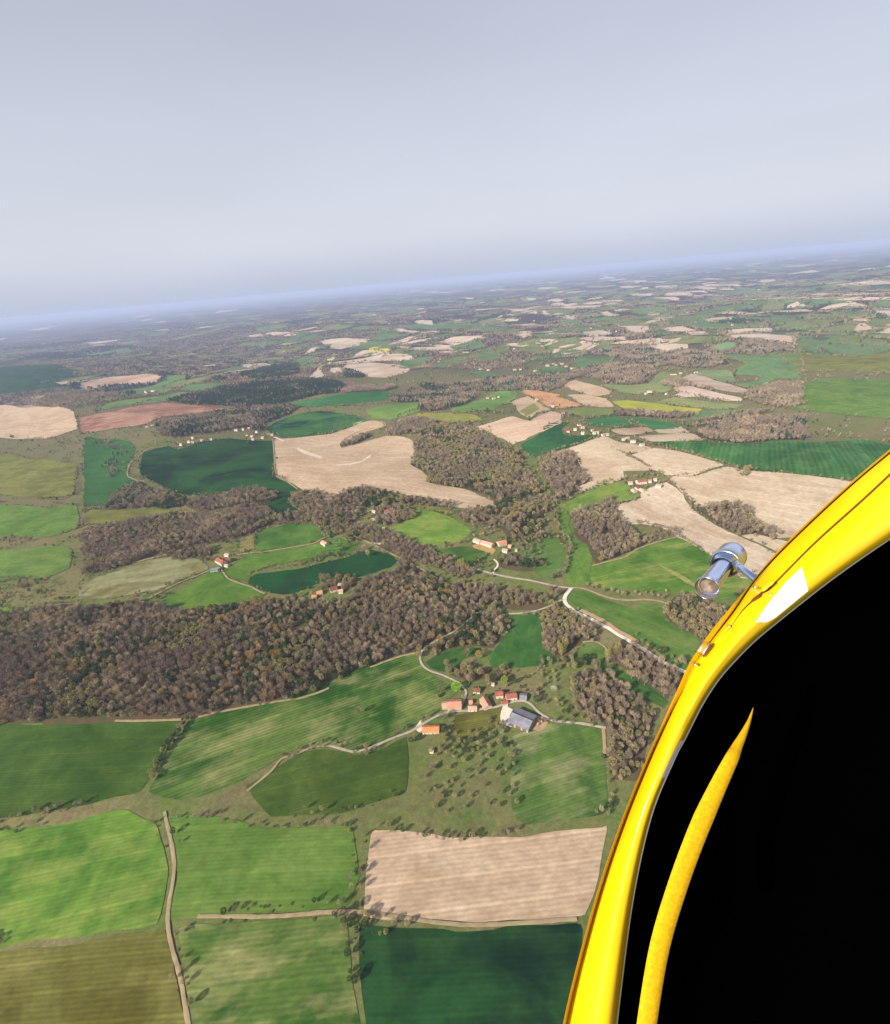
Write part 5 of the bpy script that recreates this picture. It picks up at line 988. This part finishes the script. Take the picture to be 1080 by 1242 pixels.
KW = {'bare': ('bare_tree', 'bare grey-brown tree', 'tree'), 'budding': ('budding_tree', 'olive-green budding tree', 'tree'), 'evergreen': ('evergreen_tree', 'dark green leafy tree', 'tree'),
      'conifer': ('conifer_tree', 'blue-green conifer', 'tree'), 'poplar': ('poplar_tree', 'tall narrow yellowish poplar', 'tree'), 'shrub': ('hedge_shrub', 'low brownish-green shrub', 'shrub'),
      'lime': ('leafy_tree', '', 'tree'), 'ochre': ('ochre_tree', 'ochre-tinted leafless tree', 'tree'), 'blossom': ('blossoming_tree', '', 'tree')}
HULL = np.array([(1080, 545), (1000, 612), (940, 672), (905, 716), (863, 763), (839, 798), (812, 860), (784, 921), (750, 1000), (722, 1100), (700, 1242), (1080, 1242)], float)
by = {}
for tr in T_all: by.setdefault(tr[0], []).append(tr)
_tm = {}
for kind, L in by.items():
    X = np.array([t_[1] for t_ in L]); Y = np.array([t_[2] for t_ in L]); S = np.array([t_[3] for t_ in L]); Zt = H(X, Y); D = np.sqrt(X**2 + Y**2 + CAMZ**2)
    px, py = project(X, Y, Zt); vis = (px > 2) & (px < 1078) & (py < 1240) & (py > 100) & ~pip(HULL, px, py)
    single = np.array([t_[4][0] == '=' for t_ in L])
    key = D / S - 1e6 * single; key = np.where(vis | single, key, 1e9)
    order = np.argsort(key); solo = set(int(i) for i in order[:300] if key[i] < 1e8)
    dia, hei = SIZE[kind]; nm, desc, cat = KW[kind]; meshes = {}
    Ts, Mi = [], []
    ry = rng.uniform(0, 6.283, len(L)); hs = rng.uniform(.82, 1.15, len(L))
    for i, (k_, x_, y_, s_, ph) in enumerate(L):
        sx = dia * s_; sz = hei * min(s_, 1.25) * hs[i]
        if i in solo:
            var = i % 4; lod = 0 if D[i] < 1300 else 1
            if (lod, var) not in meshes:
                meshes[lod, var] = tri_mesh(nm + '_crown', crown(kind, lod, var), [KM[kind]])
                meshes['t'] = tri_mesh(nm + '_trunk', trunk_tris(kind), [BARK])
                if lod: 
                    TT = trunk_tris(kind); CC = crown(kind, lod, var)
                    meshes['w', var] = tri_mesh(nm, np.concatenate([CC, TT]), [KM[kind], BARK], [0] * len(CC) + [1] * len(TT))
            lab = ph[1:] if ph[0] == '=' else f'{desc} {ph}'
            if lod: r_ = link(bpy.data.objects.new(nm, meshes['w', var]))
            else:
                r_ = link(bpy.data.objects.new(nm, None))
                link(bpy.data.objects.new('crown', meshes[lod, var]), r_)
                link(bpy.data.objects.new('trunk', meshes['t']), r_)
            r_.location = (x_, y_, float(Zt[i]) - .1); r_.rotation_euler = (0, 0, ry[i]); r_.scale = (sx, sx, sz)
            tag(r_, lab, cat, None if ph[0] == '=' else f'{desc.split()[-1]}s {ph}' + ('' if kind in ('conifer', 'poplar') else f' ({desc.split()[0]})'))
        else:
            lod = 1 if D[i] < 1500 else (2 if D[i] < 3000 else 3)
            T = crown(kind, lod, i % 5); c, s = math.cos(ry[i]) * sx, math.sin(ry[i]) * sx
            Ts.append((T @ np.array([[c, s, 0], [-s, c, 0], [0, 0, sz]]) + [x_, y_, Zt[i] - .1]).astype(np.float32))
    if Ts:
        o = link(bpy.data.objects.new({'bare': 'bare_woodland', 'budding': 'budding_woodland', 'evergreen': 'evergreen_woodland', 'conifer': 'conifer_woodland', 'shrub': 'hedge_undergrowth'}.get(kind, kind + '_woodland'), tri_mesh(kind, np.concatenate(Ts), [KM[kind]])))
        tag(o, f'mass of {desc}s covering the woods and hedges of the valley', 'woodland' if kind != 'shrub' else 'undergrowth', kind='stuff')
        print(kind, len(L), sum(len(t_) for t_ in Ts))
# ------------------------------------------------------------------ the aircraft we look out of
def cpt(px, py, depth):
    """a point in front of the photographer, depth metres along the view"""
    a = (px - CX) / FPX * depth; b = -(py - CY) / FPX * depth
    return Vector((0, 0, CAMZ)) + Vector(f_) * depth + RX * a + UX * b
t = NT('yellow_paint', .28, .5); 
YELLOW = t.out(t.mix(t.ramp(t.noise(6., 3), .4, .6), (.80, .50, .004), (.84, .54, .006)))
t.b.inputs['Coat Weight'].default_value = .4; t.b.inputs['Coat Roughness'].default_value = .12
t = NT('black_lining', 1.0, 0.0); BLACK = t.out((.0004, .0004, .0005))
t = NT('black_rubber', .8, .2); SEAL = t.out((.006, .004, .003))
t = NT('brown_recess', .6, .3); RECESS = t.out((.10, .035, .008))
t = NT('sky_tinted_chrome', .12, .5); t.b.inputs['Metallic'].default_value = 1; SKY_CHROME = t.out((.66, .74, .98))  # blue of the reflected sky is put into the metal colour
t = NT('brushed_steel', .3, .5); t.b.inputs['Metallic'].default_value = 1; STEEL = t.out((.75, .74, .72))
t = NT('tube_inside', .5, .4); BROWNM = t.out(t.mix(t.ramp(t.noise(60., 4), .4, .6), (.10, .07, .055), (.22, .17, .14)))
t = NT('white_decal', .35, .4); DECAL = t.out((.85, .85, .86))
t = NT('yellow_webbing', .85, .1); YW = t.out(t.mix(t.ramp(t.noise(260., 3), .35, .65), (.62, .36, .006), (.50, .27, .005)))
YSHADE = YELLOW
hull = link(bpy.data.objects.new('aircraft', None)); hull.location = cpt(850, 850, .8)
tag(hull, 'bright yellow aircraft hull rim with black cockpit opening and metal tube outside', 'aircraft')
bpy.context.view_layer.update()
def part(name, V, F, mat, smooth=True, parent=None):
    p = parent or hull
    inv = Vector(hull.location)
    o = mesh_obj(name, [tuple(Vector(v) - inv) for v in V], F, mat, p, smooth); return o
def curve(pts, n):
    P = np.array(pts, float); m = len(P); out = []
    for s in np.linspace(0, m - 1.0001, n):
        i = int(s); u = s - i; p0, p1, p2, p3 = P[max(i - 1, 0)], P[i], P[min(i + 1, m - 1)], P[min(i + 2, m - 1)]
        out.append(.5 * (2 * p1 + (p2 - p0) * u + (2 * p0 - 5 * p1 + 4 * p2 - p3) * u * u + (3 * p1 - p0 - 3 * p2 + p3) * u**3))
    return np.array(out)
NS = 90
# stations down the hull: outer edge, seam, step between panel and lip, inner edge (photo points) and distance
OUT = curve([(1110, 520), (1040, 578), (985, 628), (940, 672), (913, 705), (886, 737), (863, 765), (839, 800), (822, 836), (805, 874), (784, 921), (752, 1000), (722, 1090), (690, 1210), (672, 1300)], NS)
STEP = curve([(1118, 540), (1052, 602), (990, 658), (940, 708), (924, 720), (902, 740), (884, 764), (861, 788), (838, 824), (816, 862), (788.5, 921), (757, 1000), (727, 1090), (695, 1210), (677, 1300)], NS)
SEAM = curve([(1110, 524), (1041, 581), (986, 631), (941, 675), (914, 705.5), (891.5, 738.5), (870, 767), (845, 801), (826, 836), (808, 874), (786, 921), (754, 1000), (724, 1090), (692, 1210), (674, 1300)], NS)
INN = curve([(1150, 610), (1085, 650), (1010, 702), (940, 757), (914, 779), (893, 800), (872, 824), (853, 853), (838, 882), (830, 898), (818, 921), (790, 990), (768, 1090), (752, 1210), (742, 1300)], NS)
Dp = np.linspace(.74, .60, NS)
def loft(name, rows, mat, smooth=True, th=None):
    """rows: list of (photo curve, depth array) -> one skin"""
    V = []; n = len(rows)
    for c_, d_ in rows:
        for (x_, y_), q_ in zip(c_, d_): V.append(cpt(x_, y_, q_))
    F = [(r * NS + i, r * NS + i + 1, (r + 1) * NS + i + 1, (r + 1) * NS + i) for r in range(n - 1) for i in range(NS - 1)]
    return part(name, V, F, mat, smooth)
# broad rolled lip between the step and the inner edge: climbs out of the channel and turns over into the cockpit
def lip_prof(u):
    w_ = min(1, u / .62); return .034 * (1 - w_) ** 1.3 + (.026 * max(0, (u - .80) / .20) ** 2.2) - .004 * math.sin(math.pi * min(1, u / .95))
rows = []
for k in range(19):
    u = k / 18; rows.append((STEP * (1 - u) + INN * u, Dp + lip_prof(u)))
lip = loft('cockpit_rim', rows, YELLOW)
rows = []
for k in range(7):
    u = k / 6; rows.append((SEAM * (1 - u) + STEP * u, Dp + .026 + .009 * u + .002 * math.sin(math.pi * u)))
loft('side_panel', rows, YELLOW)
rows = []
for k in range(7):
    u = k / 6; rows.append((OUT * (1 - u) + SEAM * u, Dp + .014 + .013 * u))
loft('inner_flange', rows, YELLOW)
loft('outer_skin', [(OUT, Dp + .0142), (OUT + [.3, .4], Dp + .022), (OUT + [3, 4], Dp + .12), (OUT + [9, 14], Dp + .5)], YELLOW)
def tube(name, c_, dd, r, mat, parent=None, n=8):
    V = []; P = [cpt(x_, y_, q_) for (x_, y_), q_ in zip(c_, dd)]
    for i, p in enumerate(P):
        tg = (P[min(i + 1, len(P) - 1)] - P[max(i - 1, 0)]).normalized(); s = tg.cross(Vector(f_)).normalized(); b = tg.cross(s)
        rr = r[i] if hasattr(r, '__len__') else r
        for j in range(n): V.append(p + (s * math.cos(6.283 * j / n) + b * math.sin(6.283 * j / n)) * rr)
    F = [(i * n + j, i * n + (j + 1) % n, (i + 1) * n + (j + 1) % n, (i + 1) * n + j) for i in range(len(P) - 1) for j in range(n)] + [tuple(range(n))[::-1], tuple(range((len(P) - 1) * n, len(P) * n))]
    return part(name, V, F, mat, True, parent)
fade = np.clip((60 - np.arange(NS)) / 22., .08, 1)
tube('edge_seal', SEAM[:50], Dp[:50] + .027, .0015 * np.clip((50 - np.arange(50)) / 16., .05, 1), SEAL)
tube('panel_joint', STEP[:42], Dp[:42] + .035, .0026 * np.clip((42 - np.arange(42)) / 16., .05, 1), RECESS)
tube('rim_trim', INN + [.1, .1], Dp + .028, .0011, STEEL)
# dark cockpit inside: lining that drops away from the inner edge, floor and end
rows = [(INN + [.6, .6], Dp + .030), (INN + [10, 8], Dp + .10), (INN + [60, 40], Dp + .28), (INN + [190, 110], Dp + .42), (INN + [420, 240], Dp + .44), (INN + [800, 420], Dp + .40)]
loft('cockpit_lining', rows, BLACK)
# yellow strap lying inside the cockpit
cl = [(914, 858), (909, 874), (902, 890), (894, 906), (887, 921), (868, 960), (846, 1010), (822, 1075), (800, 1150), (785, 1240), (778, 1300)]
cS = curve(cl, 40); half = np.array([.4 + min(i, 22) * 1.05 for i in range(40)])
V = []; dS = np.linspace(.70, .58, 40)
for lay in (0, .006):
    for s in (-1, -.4, .4, 1):
        for i in range(40): V.append(cpt(cS[i, 0] + s * half[i] * .5, cS[i, 1] + s * half[i] * .18, dS[i] + lay - .004 * (1 - abs(s)) * (1 if lay == 0 else 0)))
F = []
for r_ in range(3):
    for i in range(39): F.append((r_ * 40 + i, r_ * 40 + i + 1, (r_ + 1) * 40 + i + 1, (r_ + 1) * 40 + i)); F.append(((r_ + 4) * 40 + i, (r_ + 5) * 40 + i, (r_ + 5) * 40 + i + 1, (r_ + 4) * 40 + i + 1))
for i in range(39): F.append((i, 160 + i, 161 + i, i + 1)); F.append((120 + i, 121 + i, 281 + i, 280 + i))
part('seat_strap', V, F, YW)
# white decal on the rim
def lip_depth(u): return lip_prof(u) - .0014
def on_lip(i, u):
    p = STEP[i] * (1 - u) + INN[i] * u; return cpt(p[0], p[1], Dp[i] + lip_depth(u))
V = []; F = []; mid = STEP * .42 + INN * .58; i1 = int(np.argmin(np.hypot(mid[:, 0] - 911, mid[:, 1] - 750))); i0 = i1 - 11
for i in range(i0, i1 + 1):
    f = (i1 - i) / (i1 - i0); ulo = .56 - .34 * min(1, f * 1.25); uhi = .56 + .30 * min(1, f * 1.6)
    for k in range(7): V.append(on_lip(i, ulo + (uhi - ulo) * k / 6))
for i in range(i1 - i0):
    for k in range(6): F.append((i * 7 + k, i * 7 + k + 1, i * 7 + 8 + k, i * 7 + 7 + k))
part('white_marking', V, F, DECAL)
V = []; F = []; i0, i1 = 58, 66
for i in range(i0, i1 + 1):
    for k in range(4): V.append(on_lip(i, .80 + .17 * k / 3 + .1 * (1 - (i - i0) / (i1 - i0)) * (1 - k / 3)))
for i in range(i1 - i0):
    for k in range(3): F.append((i * 4 + k, i * 4 + k + 1, i * 4 + 5 + k, i * 4 + 4 + k))
part('white_marking', V, F, DECAL)
# slots and screws of the hatch edge
def slot(c0, c1, d_, r, mat, name):
    tube(name, curve([c0, ((c0[0] + c1[0]) / 2 - .6, (c0[1] + c1[1]) / 2 - .6), c1], 9), np.full(9, d_), r * np.array([.3, .75, .95, 1, 1, 1, .95, .75, .3]), mat)
def sd_(x_, y_, off=.024):
    return float(Dp[int(np.argmin(np.hypot(SEAM[:, 0] - x_, SEAM[:, 1] - y_)))]) + off
slot((852.5, 797), (862.5, 780.5), sd_(857, 789), .0040, STEEL, 'latch_rim'); slot((853.2, 796.5), (863.0, 781.5), sd_(857, 789) - .0015, .0030, RECESS, 'latch_slot')
slot((924.5, 717), (939, 705), sd_(930, 700, .022), .0030, YELLOW, 'latch')
slot((905, 738), (924, 721), sd_(910, 726, .034), .0032, RECESS, 'latch_slot')
for (x_, y_, d_) in ((916.8, 712.3, sd_(916, 712)), (885.0, 760, sd_(884, 760, .030)), (935, 721, sd_(930, 715, .03)), (844.5, 807, sd_(844, 807))):
    V = []; F = []; n = 10; c = cpt(x_, y_, d_ - .004)
    for k, (r, z) in enumerate(((.0021, .003), (.0021, 0), (.0015, -.0010), (.0001, -.0013))):
        for j in range(n): V.append(c + RX * (r * math.cos(6.283 * j / n)) + UX * (r * math.sin(6.283 * j / n)) + Vector(f_) * z)
    for k in range(3):
        for j in range(n): F.append((k * n + j, k * n + (j + 1) % n, (k + 1) * n + (j + 1) % n, (k + 1) * n + j))
    part('screw', V, F, STEEL)
# venturi: wide mouth, waist and flared collar turned about its axis, carried by a short rod
def lathe(name, p, q, prof, mat, n=40, parent=None):
    """prof: (fraction along p->q, radius)"""
    ax = (q - p); L = ax.length; ax.normalize(); s = ax.cross(UX).normalized(); b = ax.cross(s); V = []
    for u, r in prof:
        for j in range(n): V.append(p + ax * (u * L) + (s * math.cos(6.283 * j / n) + b * math.sin(6.283 * j / n)) * r)
    F = [(k * n + j, k * n + (j + 1) % n, (k + 1) * n + (j + 1) % n, (k + 1) * n + j) for k in range(len(prof) - 1) for j in range(n)]
    return part(name, V, F, mat, True, parent)
vp, vq = cpt(857.5, 713.5, .86), cpt(888.5, 672.5, 1.0)
ven = lathe('venturi_tube', vp, vq, [(.06, .0145), (.05, .0180), (0, .0188), (-.008, .0198), (.02, .0200), (.06, .0188), (.12, .0178), (.3, .0166), (.5, .0160), (.6, .0160), (.64, .0168), (.67, .0200), (.69, .0235), (.70, .0255), (.70, .0268), (.74, .0272), (.96, .0272), (.99, .0262), (1.0, .0235), (1.0, .018), (1.0, .001)], SKY_CHROME)
lathe('mouth_lining', vp, vq, [(.0, .0182), (.06, .0170), (.10, .010), (.11, .001)], BROWNM, parent=None)
lathe('collar_band', vp, vq, [(.685, .0262), (.69, .0276), (.76, .0280), (.77, .0274)], STEEL)
lathe('mounting_rod', cpt(893.5, 685, .93), cpt(921, 706, .80), [(0, .001), (0, .0062), (.02, .0066), (1, .0060), (1, .001)], SKY_CHROME, 20)
lathe('rod_nut', cpt(892.5, 684, .935), cpt(899, 689.5, .90), [(0, .001), (0, .0085), (.9, .0085), (1, .0066)], STEEL, 6)

# ------------------------------------------------------------------ haze
bpy.context.view_layer.update()
hz = boxes('haze', [(-110000, 110000, -110000, 110000, -95, 470)], None)
m = bpy.data.materials.new('haze'); m.use_nodes = True; nt = m.node_tree; nt.nodes.clear()
pv = nt.nodes.new('ShaderNodeVolumePrincipled'); om = nt.nodes.new('ShaderNodeOutputMaterial')
pv.inputs['Color'].default_value = (.58, .68, .98, 1); pv.inputs['Density'].default_value = 5.6e-5; pv.inputs['Anisotropy'].default_value = 0.0
nt.links.new(pv.outputs[0], om.inputs['Volume']); m.cycles.homogeneous_volume = True
hz.data.materials.clear(); hz.data.materials.append(m); tag(hz, kind='stuff')
hz['label'] = 'thin pale blue haze over the whole valley'; hz['category'] = 'haze'
